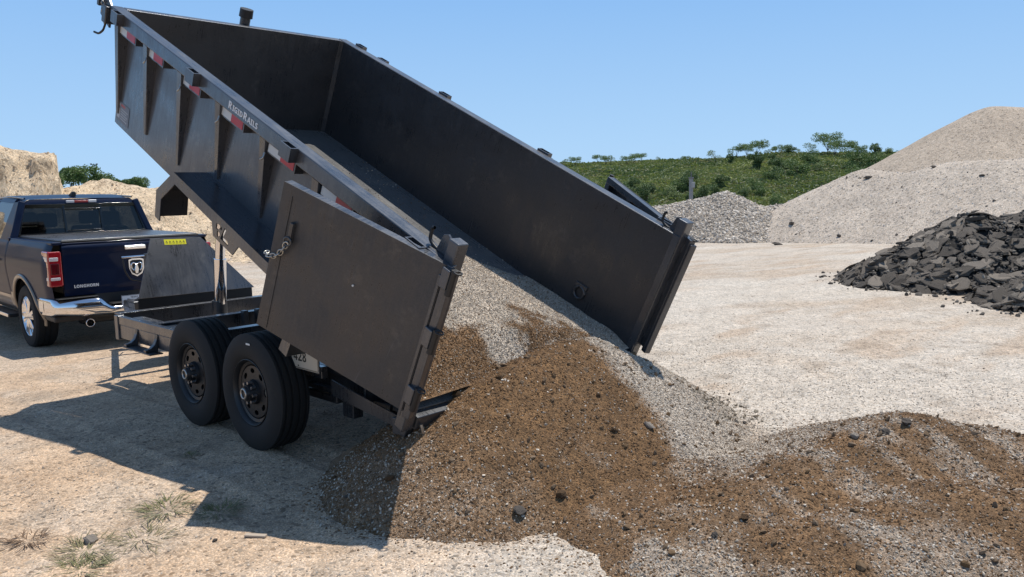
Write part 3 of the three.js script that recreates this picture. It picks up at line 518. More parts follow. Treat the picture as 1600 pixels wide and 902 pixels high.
    part('windscreen_pillar', P([[.94, 1.33, -2.98], [.745, 1.86, -2.30], [.745, 1.86, -2.40], [.94, 1.33, -3.22]]), M.navy, T);
    part('window_rail', [P([[.955, 1.335, -1.12], [.95, 1.365, -1.12], [.94, 1.365, -3.0], [.945, 1.33, -3.0]]), P([[.775, 1.85, -1.0], [.74, 1.895, -1.0], [.72, 1.895, -2.35], [.755, 1.85, -2.32]])], M.navy, T);
    const W = (p) => { const q = p.map(([x, y, z]) => [sx * x, y, z]); const b = new THREE.BufferGeometry(); b.setAttribute('position', new THREE.Float32BufferAttribute([...q[0], ...q[1], ...q[2], ...q[0], ...q[2], ...q[3]], 3)); b.computeVertexNormals(); return b; };
    part('side_window', W([[.948, 1.36, -1.10], [.765, 1.86, -1.0], [.762, 1.86, -1.80], [.945, 1.36, -1.84]]), M.glass, T);
    part('side_window', W([[.944, 1.36, -1.93], [.762, 1.86, -1.86], [.745, 1.86, -2.32], [.935, 1.36, -2.98]]), M.glass, T);
    const mir = part('door_mirror', box(sx * 1.15 - .12, sx * 1.15 + .12, 1.30, 1.50, -2.92, -2.78, .04), M.black, T);
    part('mirror_glass', box(sx * 1.15 - .10, sx * 1.15 + .10, 1.32, 1.48, -2.779, -2.775, 0), M.chrome, mir);
  }
  // rear window with its sliding middle
  const RWp = (x0, x1, y0, y1, off = 0) => { const z = (y) => -.672 - (y - 1.39) * .19 + off; const b = new THREE.BufferGeometry(); b.setAttribute('position', new THREE.Float32BufferAttribute([x0, y0, z(y0), x1, y0, z(y0), x1, y1, z(y1), x0, y0, z(y0), x1, y1, z(y1), x0, y1, z(y1)], 3)); b.computeVertexNormals(); return b; };
  const trap = (y) => .86 - (y - 1.39) * .30;
  const rw = part('rear_window', grid(8, 6, (u, v) => { const y = mix(1.40, 1.82, v); return [(u * 2 - 1) * trap(y), y, -.685 - (y - 1.39) * .19]; }), M.glass, T);
  const fb = (x0, y0, x1, y1, w) => bar([x0, y0, -.674 - (y0 - 1.39) * .19], [x1, y1, -.674 - (y1 - 1.39) * .19], w, .014, .003);
  part('window_frame', [fb(-.88, 1.405, .88, 1.405, .04), fb(-.24, 1.41, -.24, 1.80, .03), fb(.24, 1.41, .24, 1.80, .03), fb(-.74, 1.80, .74, 1.80, .05), fb(-.24, 1.45, .24, 1.45, .018), fb(-.24, 1.75, .24, 1.75, .022), fb(-.84, 1.41, -.735, 1.80, .05), fb(.84, 1.41, .735, 1.80, .05)], M.frit, rw);
  part('windscreen', grid(8, 6, (u, v) => { const y = mix(1.33, 1.86, v), z = mix(-3.2, -2.36, v); return [(u * 2 - 1) * mix(.86, .68, v), y, z - .06 * (1 - (u * 2 - 1) ** 2)]; }), M.glass, T);
  part('bonnet', grid(24, 16, (u, v) => { const z = mix(-3.2, -4.75, v), s = u * 2 - 1; return [s * .93, 1.36 - .02 * s * s - .07 * sstep(-3.4, -4.8, z) - .06 * sstep(.8, 1, Math.abs(s)), z]; }), M.navy, T);
  part('nose', [box(-.94, .94, .5, 1.22, -4.82, -4.70, .05), box(-1.0, 1.0, .45, .68, -4.92, -4.7, .05)], M.black, T);
  part('cab_floor', [box(-.93, .93, .45, .62, -3.2, -.68), box(-.90, .90, .62, 1.385, -.72, -.66), box(-.93, .93, .62, 1.25, -3.3, -3.1)], M.seat, T);
  for (const [x0, z, n] of [[-.42, -1.0, 0], [.42, -1.0, 0], [-.42, -1.95, 1], [.42, -1.95, 1]]) {
    const st = part('seat', [box(x0 - .26, x0 + .26, .7, .85, z - .5, z, .05), bar([x0, .8, z - .02], [x0, 1.48, z + (n ? .1 : .12)], .50, .12, .05)], M.seat, T);
    part('head_rest', box(x0 - .13, x0 + .13, 1.50, 1.70, z + .06, z + .16, .04), M.seat, st);
  }
  // brake light and antenna fin
  const bl = part('high_brake_light', box(-.09, .09, 1.838, 1.872, -.752, -.735, .006), M.lampRed, T);
  part('cargo_light', [box(-.20, -.0905, 1.836, 1.874, -.752, -.736, .01), box(.0905, .20, 1.836, 1.874, -.752, -.736, .01)], M.lampClear, bl);
  part('antenna_fin', plateX([[-1.02, 1.925], [-1.02, 1.985], [-1.06, 1.995], [-1.22, 1.945], [-1.22, 1.925]], -.025, .025, [], .008), M.black, T);
  // wheels
  const tp = toCreasedNormals(lathe([[.255, -.11], [.275, -.13], [.33, -.138], [.38, -.128], [.402, -.105], [.405, -.09], [.405, -.035], [.396, -.032], [.396, -.025], [.405, -.022], [.405, .022], [.396, .025], [.396, .032], [.405, .035], [.405, .09], [.402, .105], [.38, .128], [.33, .138], [.275, .13], [.255, .11]], 64), .5).rotateZ(Math.PI / 2);
  const rimL = toCreasedNormals(lathe([[.24, -.10], [.22, -.05], [.22, .08], [.245, .10], [.258, .118], [.262, .112], [.25, -.1]], 48), .6).rotateZ(Math.PI / 2);
  const spokes = []; for (let k = 0; k < 6; k++) { const g = new THREE.ExtrudeGeometry(shape([[-.032, .06], [.032, .06], [.05, .16], [.062, .238], [.02, .236], [0, .15], [-.02, .236], [-.062, .238], [-.05, .16]]), { depth: .025, bevelEnabled: true, bevelSize: .006, bevelThickness: .008, bevelSegments: 2 }); g.rotateZ(k / 6 * 6.2832).rotateY(-Math.PI / 2).translate(-.085, 0, 0); spokes.push(g); }
  const hub = [cyl([-.07, 0, 0], [-.118, 0, 0], .075, .06, 24)];
  for (const z of [0, -3.67]) for (const sx of [-1, 1]) {
    const w = new THREE.Group(); w.name = 'wheel'; w.position.set(sx * .865, TR, z); w.rotation.set(.35, sx > 0 ? Math.PI : 0, 0); T.add(w);
    part('tyre', tp.clone(), M.rubber, w); part('rim', [rimL.clone(), ...spokes.map((g) => g.clone()), ...hub.map((g) => g.clone())], M.chrome, w); part('brake_disc', cyl([-.01, 0, 0], [-.03, 0, 0], .17, .17, 32), M.steel, w);
  }
  part('underbody', [box(-.5, .5, .35, .6, -4.5, .9, .02), cyl([-.95, TR, 0], [.95, TR, 0], .06), box(-.7, .7, .6, .74, -.6, 1.0, .02)], M.black, T);
}
// name, label, category, x, z, radius, material, flatness
const STONES = [
  ['cobble', 'flat brown cobble at the bottom edge of the brown dirt heap', 'stone', -.99, .79, .055, 'stoneDark', .6],
  ['dirt_clod', 'large crumbly brown clod at the foot of the dirt heap, right of the flat cobble', 'dirt clod', -.75, .86, .046, 'clod', .85],
  ['stone', 'angular grey stone on the right flank of the dirt heap beside the grey gravel', 'stone', .16, .80, .045, 'stone', .6],
  ['stone', 'bluish grey stone on the sunlit tan dirt at lower left near the dry grass', 'stone', -2.52, -.73, .05, 'stone', .6],
  ['stone', 'small brown stone just below the tip of the door shadow', 'stone', -2.11, -.24, .018, 'stoneDark', .8],
  ['dirt_clod', 'dark clod in the shade left of the dirt heap, nearest the heap edge', 'dirt clod', -1.30, -.40, .022, 'clod', .8],
  ['dirt_clod', 'dark clod in the shade by the lower left toe of the heap', 'dirt clod', -1.44, -.08, .02, 'stoneDark', .8],
  ['dirt_clod', 'dark clod on top of the dirt heap by the end of the tail beam', 'dirt clod', -.47, .15, .026, 'clod', .8],
  ['dirt_clod', 'dark clod near the middle of the dirt heap crest', 'dirt clod', -.12, .28, .022, 'clod', .8],
  ['stone', 'dark lump on the crest of the right mound, highest of all', 'stone', .86, 2.05, .045, 'stoneDark', .65],
  ['stone', 'grey brown lump on the mound crest, left of the highest lump', 'stone', .72, 1.98, .04, 'stoneDark', .7],
  ['stone', 'greyish stone low on the stony left shoulder of the right mound', 'stone', .60, 1.86, .035, 'stone', .7],
  ['dirt_clod', 'black clod at the bottom of the frame on the mound face', 'dirt clod', -.65, 2.28, .022, 'stoneDark', .8],
  ['dirt_clod', 'brown clod on the lower left end of the right mound', 'dirt clod', -.45, 1.74, .03, 'clod', .8],
  ['dirt_clod', 'dark clod among white pebbles at the lower left of the mound', 'dirt clod', -.66, 1.70, .026, 'stoneDark', .8],
  ['stone', 'dark stone at the upper edge of the grey gravel spill, alone on pale ground', 'stone', 1.84, .11, .028, 'stoneDark', .8],
  ['stone', 'dark stone at the right tip of the grey gravel spill, topmost of the pair', 'stone', 1.36, .82, .022, 'stoneDark', .8],
  ['stone', 'dark stone at the right tip of the gravel spill, lower of the pair', 'stone', 1.18, .84, .026, 'stoneDark', .8],
  ['dirt_clod', 'dark clod low in the middle of the dirt heap face', 'dirt clod', -.09, .72, .03, 'clod', .8],
  ['dirt_clod', 'dark clod high on the right of the dirt heap face', 'dirt clod', .05, .50, .024, 'clod', .8],
  ['stone', 'mixed brown stone at the shaded left toe of the heap', 'stone', -1.28, .10, .035, 'clod', .8],
];

// ------------------------------------------------------------------ the load and the heaps
const GREY = [.60, .515, .42], GREY2 = [.46, .395, .325], BROWN = [.235, .13, .056], BROWN2 = [.16, .09, .04];
// grey stone (1) or brown dirt (0) on the heap at the tailgate
function heapMask(x, z, y) {
  const f = fbm(x * 7, z * 7, 1.4, 3);
  let m = sstep(-.12, .14, x - (.60 - (z + .15) * .36) + .16 * fbm(x * 2.6, z * 2.6, 4.2, 4) + .12 * f);   // right flank is stone
  m = Math.max(m, .15 * sstep(-.12, .35, (-.86 - x) + .3 * fbm(x * 3, z * 3, 1.2, 3) + .25 * f));              // left toe is half stony
  m = Math.max(m, .34 * sstep(.2, .5, fbm(x * 2.7 + 3, z * 2.7, 7.7, 4) + .35 * f) * sstep(.34, .06, y));   // stony patches low down
  m = Math.max(m, .9 * sstep(.0, -.2, z + .25 * fbm(x * 3, 3, 2, 3)) * sstep(-.3, -.0, x + .35 * fbm(x * 2, z * 2, 9, 3)));
  return m;
}
const moundMask = (x, z) => {
  const a = .915 * x + .4 * z, b = -.4 * x + .915 * z, f = fbm(x * 8, z * 8, 2.4, 3);
  let m = .03 + .34 * sstep(-.1, .45, fbm(a * 3.4, b * 1.1, 5.5, 4) + .4 * f + .06 * Math.sin(a * 9 + 2 * fbm(b * 1.5, a, 1, 2)));
  m += .34 * sstep(.14, .42, fbm(a * 5 + 3, b * 1.4, 9.5, 3) + .3 * f);
  m = Math.max(m, .62 * sstep(.05, -.25, b - 1.42 + .25 * fbm(a * 2, b * 2, 1, 3) + .2 * f) * sstep(.35, .8, a) * sstep(2.2, 1.2, a));
  m = Math.max(m, .5 * sstep(-.1, .35, .4 * f + .5 - Math.hypot(x + .95, z - 1.75) * 1.5));
  return clamp(m);
};
const clods = (x, z) => { const n = fbm(x * 16, z * 16, 6.3, 2), q = sstep(-.1, .3, fbm(x * 2.2, z * 2.2, 3.1, 2)); return n * .7 + q * 1.1 * Math.max(0, fbm(x * 11, z * 11, 1.3, 3) - .04); };
const heapH = (x, z) => {
  let h = ridgeH(x, z, [[-.70, .10, .49], [-.5, .06, .59], [-.2, .06, .64], [.25, .03, .70], [.62, .02, .64], [1.0, .06, .46], [1.42, .05, .20]], .66, .12);
  h = Math.max(h, ridgeH(x, z, [[-1.04, -.16, .13], [-.88, .05, .24], [-.42, .14, .46]], .58, .10));
  return h + .034 * fbm(x * 4, z * 4, 3.3, 4) + .020 * clods(x, z);
};
const moundH = (x, z) => {
  let h = ridgeH(x, z, [[-.75, 1.55, .10], [-.2, 1.62, .20], [.25, 1.72, .25], [.62, 1.90, .32], [1.0, 2.05, .365], [1.28, 2.36, .28], [1.60, 2.85, .18]], .46, .22);
  h = Math.max(h, ridgeH(x, z, [[-.30, .72, .13], [-.46, 1.05, .11], [-.6, 1.45, .12]], .38, .2), ridgeH(x, z, [[-.55, .95, .04], [.05, 1.0, .10], [.3, 1.45, .2]], .45, .15), ridgeH(x, z, [[-.4, 2.0, .15], [.3, 2.5, .25], [.9, 3.2, .16]], .4, .25));
  return h + .04 * fbm(x * 3.2, z * 3.2, 8.3, 4) + .017 * clods(x + 5, z);
};
const pileColour = (m, x, z) => { const n = 1 + .35 * fbm(x * 9, z * 9, 1.1, 3); const b = mix3(BROWN, BROWN2, .5 + .5 * fbm(x * 3, z * 3, 8.1, 3)), c = mix3(b, mix3(GREY, GREY2, .5 + .5 * fbm(x * 4, z * 4, 3, 3)), clamp(m)); return c.map((v) => v * n * 1.45); };
const heap = rawMesh('dirt_pile', field(-1.8, 2.4, -1.0, 1.6, .022, heapH, (x, z, y) => pileColour(heapMask(x, z, y), x, z), (x, z, y) => y > -.03), M.heap);
tag(heap, 'brown dirt and grey gravel heap spilling from the tail of the raised trailer bed', 'dirt pile');
const mound = rawMesh('dirt_pile', field(-1.7, 2.6, .7, 4.2, .026, moundH, (x, z) => pileColour(moundMask(x, z), x, z), (x, z, y) => y > -.03), M.heap);
tag(mound, 'low brown dirt mound with whitish stone streaks at the lower right foreground', 'dirt pile');
// load still in the bed: thickness over the floor, in bed coordinates
const ct = Math.cos(TILT), st = Math.sin(TILT);
const bedP = (s, w, u) => [w, BEDH + s * st + u * ct, -(s * ct - u * st)];
const loadU = (s, w) => { const a = (w + 1.05) / 2.1; const end = 2.2 + 1.3 * (1 - a) * (1 - a) - 1.1 * sstep(.55, 1, a) + .2 * fbm(w * 3, s, 4, 3); const t = clamp(1 - s / end); return (.20 * t ** .8 + .03 * sstep(0, .12, t)) * (1 - .75 * sstep(.55, 1, a)) * (1 - .35 * sstep(.25, 0, a)) + .016 * fbm(s * 5, w * 5, 6.1, 4) * sstep(0, .2, t) - .012 * (t <= 0 ? 1 : 0); };
const loadE = (s, w) => loadU(s, w) * (.30 + .70 * sstep(-.05, mix(.18, .42, sstep(.2, -.6, w)), s));
const loadMask = (s, w) => clamp(1 - .95 * sstep(.05, .3, fbm(w * 2.2 + 5, s * 2.2, 2.2, 4) + .62 * sstep(.62, .05, s) * sstep(.0, -.55, w) + .6 * sstep(.55, .12, s) * sstep(-.3, .1, w) * sstep(.9, .6, w) + .16 * sstep(1.3, .3, s) * sstep(.5, .0, w) + .3 * fbm(w * 8, s * 8, 5, 3) - .1));
{
  const col = (x, z, y) => { const s = -x, w = z; return pileColour(Math.max(.0, loadMask(s, w)), s * 1.3, w).map((v, i) => v * [1.0, .97, .93][i]); };
  const g = field(-3.7, .03, -1.047, 1.047, .024, (x, z) => { const s = -x; return bedP(s, z, loadE(s, z)); }, (x, z) => col(x, z), (x, z) => loadU(-x, z) > -.004);
  { const ix = g.index.array; for (let i = 0; i < ix.length; i += 3) { const t = ix[i + 1]; ix[i + 1] = ix[i + 2]; ix[i + 2] = t; } g.computeVertexNormals(); if (g.attributes.normal.getY(2000) < 0) { for (let i = 0; i < ix.length; i += 3) { const t = ix[i + 1]; ix[i + 1] = ix[i + 2]; ix[i + 2] = t; } g.computeVertexNormals(); } }
  const load = rawMesh('gravel_load', g, M.heap); tag(load, 'gravel sliding down the floor of the raised trailer bed between its side walls', 'gravel load');
  const L1 = [];
  for (let i = 0; i < 70000; i++) {
    const s = rr(-.02, 3.5) * (rnd() < .35 ? rnd() : 1), w = rr(-1.04, 1.04), u = loadE(s, w); if (u < -.004) { if (rnd() > .05) continue; }
    const m = loadMask(s, w), grey = rnd() < m * .8 + .1, v = rr(.55, 1.15), p = bedP(s, w, Math.max(u, .0) + .002), c = grey ? mix3([.36, .29, .22], [.62, .55, .46], rnd()) : mix3(BROWN, BROWN2, rnd());
    L1.push([...p, .0022 + .0048 * rnd() ** 3, c.map((q) => q * v)]);
  }
  scatter('loose_gravel', L1, load);
}
{
  const L2 = [];
  const add = (hf, mf, x, z, big) => {
    let h = hf(x, z); if (h < -.004) { if (h < -.22 || rnd() > .45 * Math.exp(h * 22)) return; h = Math.max(gy(x, z) + gnoise(x, z), heapH(x, z), z > .7 ? moundH(x, z) : -1); } const m = mf(x, z, h), grey = rnd() < m * .88 + .03, v = rr(.6, 1.12), c = grey ? mix3([.36, .285, .21], [.64, .56, .46], rnd()) : mix3([.22, .123, .056], [.145, .082, .038], rnd());
    const r = grey ? .0026 + .0072 * rnd() ** 3 : .0018 + .008 * rnd() ** 5; L2.push([x, h + r * (grey ? .15 : -.1), z, r, c.map((q) => q * v)]);
  };
  const La = [];
  for (let i = 0; i < 190000; i++) add(heapH, heapMask, rr(-1.7, 2.3), rr(-.6, 1.5));
  scatter('loose_gravel', L2.splice(0), heap);
  for (let i = 0; i < 200000; i++) { const x = rr(-1.6, 2.4), z = rr(.8, 3.6); add(moundH, moundMask, x, z); }
  scatter('loose_gravel', L2.splice(0), mound);
}
// pebbles on the yard floor, thickest on the pale ground round the heaps
{
  const P = [];
  for (let i = 0; i < 300000; i++) {
    const far = false, a = rnd() * 6.283, q0 = Math.sqrt(rnd()) * 7.5, x = -1.6 + Math.cos(a) * q0, z = 1.2 + Math.sin(a) * q0; if (rnd() < sstep(2.6, 7.4, q0)) continue;
    if (heapH(x, z) > .0 || moundH(x, z) > 0 && z > .7) continue;
    const c0 = groundColour(x, z), side = sstep(-2.3, .2, x + .35 * z + 1.1 * fbm(x * .55, z * .55, 2.5, 4)), front = sstep(.1, 1, z - .5 * (x + 1.6) + .4 * fbm(x * 1.5, z * 1.5, 8, 3)) * sstep(-3.6, -1.6, x);
    const patch = sstep(.05, .35, fbm(x * 1.3, z * 1.3, 12, 3)) * .5; const q = Math.max(side, front, patch); if (rnd() > .10 + .9 * q) continue;
    const d = Math.hypot(x + 3.8, z - 3.4), r = .0024 + .0062 * rnd() ** 3, v = rr(.65, 1.05), c = rnd() < .06 ? [.22, .17, .13] : mix3([.46, .38, .30], [.68, .61, .51], rnd());
    P.push([x, gy(x, z) + gnoise(x, z) + r * .2, z, r, c.map((a, k) => v * mix(a, c0[k] * .6, .35))]);
  }
  scatter('pebbles', P, scene, 'loose pale pebbles scattered over the yard floor', 'pebbles');
}
// single stones and clods
{
  const SG = [1, 2, 3, 4].map((k) => stoneGeo(k)); let si = 0;
  const stone = (name, label, cat, x, z, r, m, y = 0, flat = 1, group) => { const o = new THREE.Mesh(SG[si++ % 4], m); o.name = numbered(name); o.castShadow = o.receiveShadow = true; o.position.set(x, y, z); r *= .8; o.scale.set(r, r * flat, r * .85); o.rotation.set(rr(-.3, .3), rr(0, 6), rr(-.3, .3)); scene.add(o); return tag(o, label, cat, group); };
  const on = (x, z) => Math.max(gy(x, z) + gnoise(x, z), heapH(x, z), z > .7 ? moundH(x, z) : -1);
  for (const a of STONES) { const [name, label, cat, x, z, r, m, flat, group] = a; stone(name, label, cat, x, z, r, M[m], on(x, z) + r * .25, flat, group); }
}
// clods scattered on both heaps: too small to pick apart one by one
{
  const Lc = [];
  for (let i = 0; i < 900; i++) { const a = rnd() < .5, x = a ? rr(-1.3, 1.5) : rr(-1.2, 1.8), z = a ? rr(-.2, 1.2) : rr(1.2, 3.0), y = a ? heapH(x, z) : moundH(x, z); if (y < .02) continue; const c = mix3([.12, .07, .03], [.20, .14, .09], rnd()), r = .008 + .016 * rnd() ** 3; Lc.push([x, y + r * .3, z, r, c]); }
  for (let i = 0; i < 260; i++) { const t = rnd(), x = 1.25 + .5 * t + rr(-.35, .35), z = .75 - .6 * t + rr(-.25, .2); const y = Math.max(heapH(x, z), gnoise(x, z)); Lc.push([x, y + .005, z, .007 + .012 * rnd() ** 2, mix3([.12, .09, .06], [.3, .26, .2], rnd())]); }
  scatter('small_clods', Lc, heap);
}
// flat pale strip of wood lying at the shadow edge
tag(part('wood_strip', box(-.055, .055, -.004, .006, -.014, .014, .002).rotateY(-.95).translate(-1.95, gnoise(-1.95, -.13) + .006, -.13), std([.42, .34, .26], .9), scene), 'flat pale strip of wood lying at the edge of the door shadow', 'wood strip');
// tufts of grass on the near dirt
{
  const tuft = (label, x, z, r, h, n, m) => {
    const t = thing('grass_tuft', label, 'grass tuft', [x, gy(x, z) + gnoise(x, z), z]); const p = [];
    h *= .6; for (let i = 0; i < n; i++) { const a = rnd() * 6.283, q = r * .75 * Math.sqrt(rnd()), bx = Math.cos(a) * q, bz = Math.sin(a) * q, b = a + rr(-.8, .8), hh = h * rr(.4, 1.1), o = r * rr(.3, 1.1), w = .0022; const nx = -Math.sin(b) * w, nz = Math.cos(b) * w; const mx = bx + Math.cos(b) * o * .45, mz = bz + Math.sin(b) * o * .45, tx = bx + Math.cos(b) * o, tz = bz + Math.sin(b) * o; p.push(bx - nx, 0, bz - nz, bx + nx, 0, bz + nz, mx + nx, hh * .8, mz + nz, bx - nx, 0, bz - nz, mx + nx, hh * .8, mz + nz, mx - nx, hh * .8, mz - nz, mx - nx, hh * .8, mz - nz, mx + nx, hh * .8, mz + nz, tx, hh * .75, tz); }
    const g = new THREE.BufferGeometry(); g.setAttribute('position', new THREE.Float32BufferAttribute(p, 3)); g.computeVertexNormals(); part('blades', g, m, t);
  };
  tuft('sprawling green grass tuft left of the door shadow tip', -2.10, -.83, .15, .05, 130, M.grass); tuft('grass tuft inside the shadow of the door', -1.93, -.56, .12, .05, 110, M.grass);
  tuft('yellowish grass patch at lower left below the bluish stone', -2.57, -.64, .16, .035, 150, M.dryGrass); tuft('thin dry weeds right of the yellowish grass patch', -2.34, -.55, .16, .04, 60, M.dryGrass); tuft('brown dead weed tuft near the lower left corner', -2.73, -.98, .12, .035, 90, std([.16, .10, .06], 1, { side: THREE.DoubleSide })); tuft('tiny grass sprig in the shadow of the raised bed', -1.60, -1.62, .06, .035, 40, M.grass);
  tuft('pale grass patch at the bottom left behind the dirt ripples', -2.66, -.45, .13, .03, 90, M.grass);
}
// ------------------------------------------------------------------ far heaps, right
const MC = (a, b) => (x, z) => { const n = 1 + .16 * fbm(x * 1.2, z * 1.2, 3.2, 4) + .10 * fbm(x * 6, z * 6, 1.2, 3); return mix3(a, b, .5 + .9 * fbm(x * .5, z * .5, 9, 3)).map((v) => v * n); };
const MG = MC([.72, .60, .48], [.82, .69, .555]);
const frontH = (x, z) => ridgeH(x, z, [[22.3, -8.9, .55], [24.6, -7.7, 1.85], [25.0, -6.7, 2.3], [24.3, -5.2, 2.02], [24.4, -3.9, 2.28], [23.6, -1.6, 2.32], [22.5, 2.5, 2.2], [22, 7, 1.6]], .555, .5) + .07 * fbm(x * .8, z * .8, 3, 3) + .02 * fbm(x * 4, z * 4, 1, 2) + gy(x, z);
const coneH = (x, z) => ridgeH(x, z, [[33.0, -4.75, 4.66], [33.4, -3.4, 4.45]], .56, .7) + .05 * fbm(x * .7, z * .7, 6, 3) + gy(x, z);
tag(rawMesh('gravel_mound', field(16, 32, -15, 12, .12, frontH, (x, z) => MG(x, z), (x, z, y) => y > gy(x, z) - .05), M.mound), 'long pale gravel mound with rounded crest in front of the tall cone', 'gravel mound');
tag(rawMesh('gravel_mound', field(24, 44, -16, 8, .2, coneH, (x, z) => MG(x + 3, z).map((v, i) => v * [.93, .9, .86][i]), (x, z, y) => y > gy(x, z) - .05), M.mound), 'tall pale tan gravel cone at the right edge, highest of the heaps', 'gravel mound');
{
  const Lm = []; for (let i = 0; i < 7000; i++) { const x = rr(17, 26), z = rr(-10.5, 4), y = frontH(x, z); if (y < gy(x, z)) continue; const d = rnd() < .07; Lm.push([x, y + .004, z, d ? .012 + .04 * rnd() ** 4 : .008 + .02 * rnd() ** 3, d ? [.10, .085, .07] : mix3([.45, .4, .34], [.75, .7, .64], rnd())]); }
  scatter('loose_stones', Lm, scene.getObjectByName('gravel_mound'));
}
// small heap of light rubble beyond the trailer
const rubH = (x, z) => ridgeH(x, z, [[20.9, -13.6, .95], [22.3, -12.0, 1.35], [22.8, -10.9, 1.62], [23.6, -9.7, 1.1], [24.2, -8.7, 1.15]], .55, .4) + .12 * fbm(x * 1.2, z * 1.2, 3, 3) + gy(x, z);
{
  const rub = rawMesh('rubble_heap', field(17, 29, -18, -5, .14, rubH, (x, z) => MC([.62, .53, .43], [.52, .44, .35])(x, z), (x, z, y) => y > gy(x, z) - .05), M.mound); tag(rub, 'low heap of broken whitish rock between the raised trailer and the green hill', 'rubble heap');
  const Lr = []; for (let i = 0; i < 26000; i++) { const x = rr(18, 26), z = rr(-16.5, -6.5), y = rubH(x, z); if (y < gy(x, z) + .02) continue; const v = rr(.65, 1.1); Lr.push([x, y + .01, z, .022 + .05 * rnd() ** 2, mix3([.46, .385, .305], [.76, .68, .58], rnd()).map((q) => q * v)]); }
  scatter('rocks', Lr, rub);
}
// heap of broken asphalt: slabs lying on a dark core
const aspH = (x, z) => Math.max(ridgeH(x, z, [[10.55, -.75, .70], [11.2, -.15, 1.13], [11.3, .55, .98], [10.9, 1.3, .80], [10.6, 2.4, .75]], .60, .15), ridgeH(x, z, [[9.1, 1.75, .55], [9.7, 2.6, .7]], .5, .2), ridgeH(x, z, [[13.9, .15, 1.05], [14.8, 1.3, 1.25]], .55, .3)) + .10 * fbm(x * 1.6, z * 1.6, 2.5, 3);
{
  const core = rawMesh('asphalt_heap', field(7.5, 17, -3.5, 6, .09, (x, z) => aspH(x, z) - .05, (x, z) => { const pale = sstep(13, 13.8, x) * sstep(.0, .3, fbm(x * 1.5, z * 1.5, 4, 3)); return mix3([.045, .04, .036], [.42, .37, .31], pale).map((v) => v * (1 + .3 * fbm(x * 6, z * 6, 2, 3))); }, (x, z, y) => y > -.12), M.mound);
  tag(core, 'dark heap of broken asphalt slabs at the right, in front of the gravel mounds', 'asphalt heap');
  const geo = []; for (let k = 0; k < 18; k++) { const n = 7 + Math.floor(rnd() * 5), pts = []; for (let i = 0; i < n; i++) { const a = i / n * 6.283 + rr(-.25, .25), r = rr(.58, 1.1); pts.push([Math.cos(a) * r * rr(1, 1.5), Math.sin(a) * r * .8]); } const g = clean(extr(pts, rr(.18, .34), [], .055)); g.translate(0, 0, -.15); const p = g.attributes.position; for (let i = 0; i < p.count; i++) { const q = 1 + .28 * vnoise(p.getX(i) * 3 + k, p.getY(i) * 3, p.getZ(i) * 9); p.setXYZ(i, p.getX(i) * q, p.getY(i) * q, p.getZ(i) * (1 + .35 * vnoise(p.getX(i) * 2, p.getY(i) * 2, k))); } g.computeVertexNormals(); geo.push(metreUV(g)); }
  const C = camera.position, cand = []; 
  for (let i = 0; i < 16000 && cand.length < 3000; i++) { const x = rr(8, 15.5), z = rr(-2.6, 4.5), y = aspH(x, z); if (y < .0) continue; const e = .05, nx = -(aspH(x + e, z) - aspH(x - e, z)) / (2 * e), nz = -(aspH(x, z + e) - aspH(x, z - e)) / (2 * e); cand.push([x, y, z, nx, nz, (x > 12.5 ? .04 : .045) + .125 * rnd() ** 2.6]); }
  const facing = (q) => ((C.x - q[0]) * q[3] + (C.y - q[1]) + (C.z - q[2]) * q[4]) > 0;
  const show = cand.filter((q) => facing(q) && q[0] < 13).sort((a, b) => b[5] - a[5]), rest = new Set(cand);
  const place = (q, k) => { const n = V(q[3] + rr(-.5, .5), 1, q[4] + rr(-.5, .5)).normalize(), o = new THREE.Object3D(); o.quaternion.setFromUnitVectors(V(0, 0, 1), n); o.rotateZ(rnd() * 6.3); o.position.set(q[0], Math.max(q[1], .02) + q[5] * rr(-.06, .18), q[2]); o.scale.set(q[5], q[5], q[5] * rr(.7, 1.5)); o.updateMatrix(); return o; };
  for (const q of show.slice(0, 300)) { rest.delete(q); const o = place(q), m = new THREE.Mesh(geo[Math.floor(rnd() * geo.length)], M.asphalt[Math.floor(rnd() * 4)]); m.name = 'asphalt_slab'; m.castShadow = m.receiveShadow = true; m.position.copy(o.position); m.quaternion.copy(o.quaternion); m.scale.copy(o.scale); core.add(m); }
  const per = [[], [], [], []]; for (const q of rest) { const o = place(q); per[Math.floor(rnd() * 4)].push(geo[Math.floor(rnd() * geo.length)].clone().applyMatrix4(o.matrix)); }
  const all = merged(per.flat(), true); const mm = new THREE.Mesh(all, M.asphalt[1]); mm.name = 'small_slabs'; mm.castShadow = mm.receiveShadow = true; core.add(mm); tag(mm, null, null, null, 'stuff');
  const Lf = []; for (let i = 0; i < 9000; i++) { const x = rr(7.4, 14), z = rr(-3.2, 4), y = aspH(x, z); if (y < -.28 || (y < 0 && rnd() > (y + .28) * .7)) continue; Lf.push([x, Math.max(y, gy(x, z)) + .01, z, .012 + .04 * rnd() ** 3, mix3([.05, .043, .036], rnd() < .14 ? [.38, .33, .27] : [.15, .128, .105], rnd())]); }
  scatter('asphalt_crumbs', Lf, core);
}
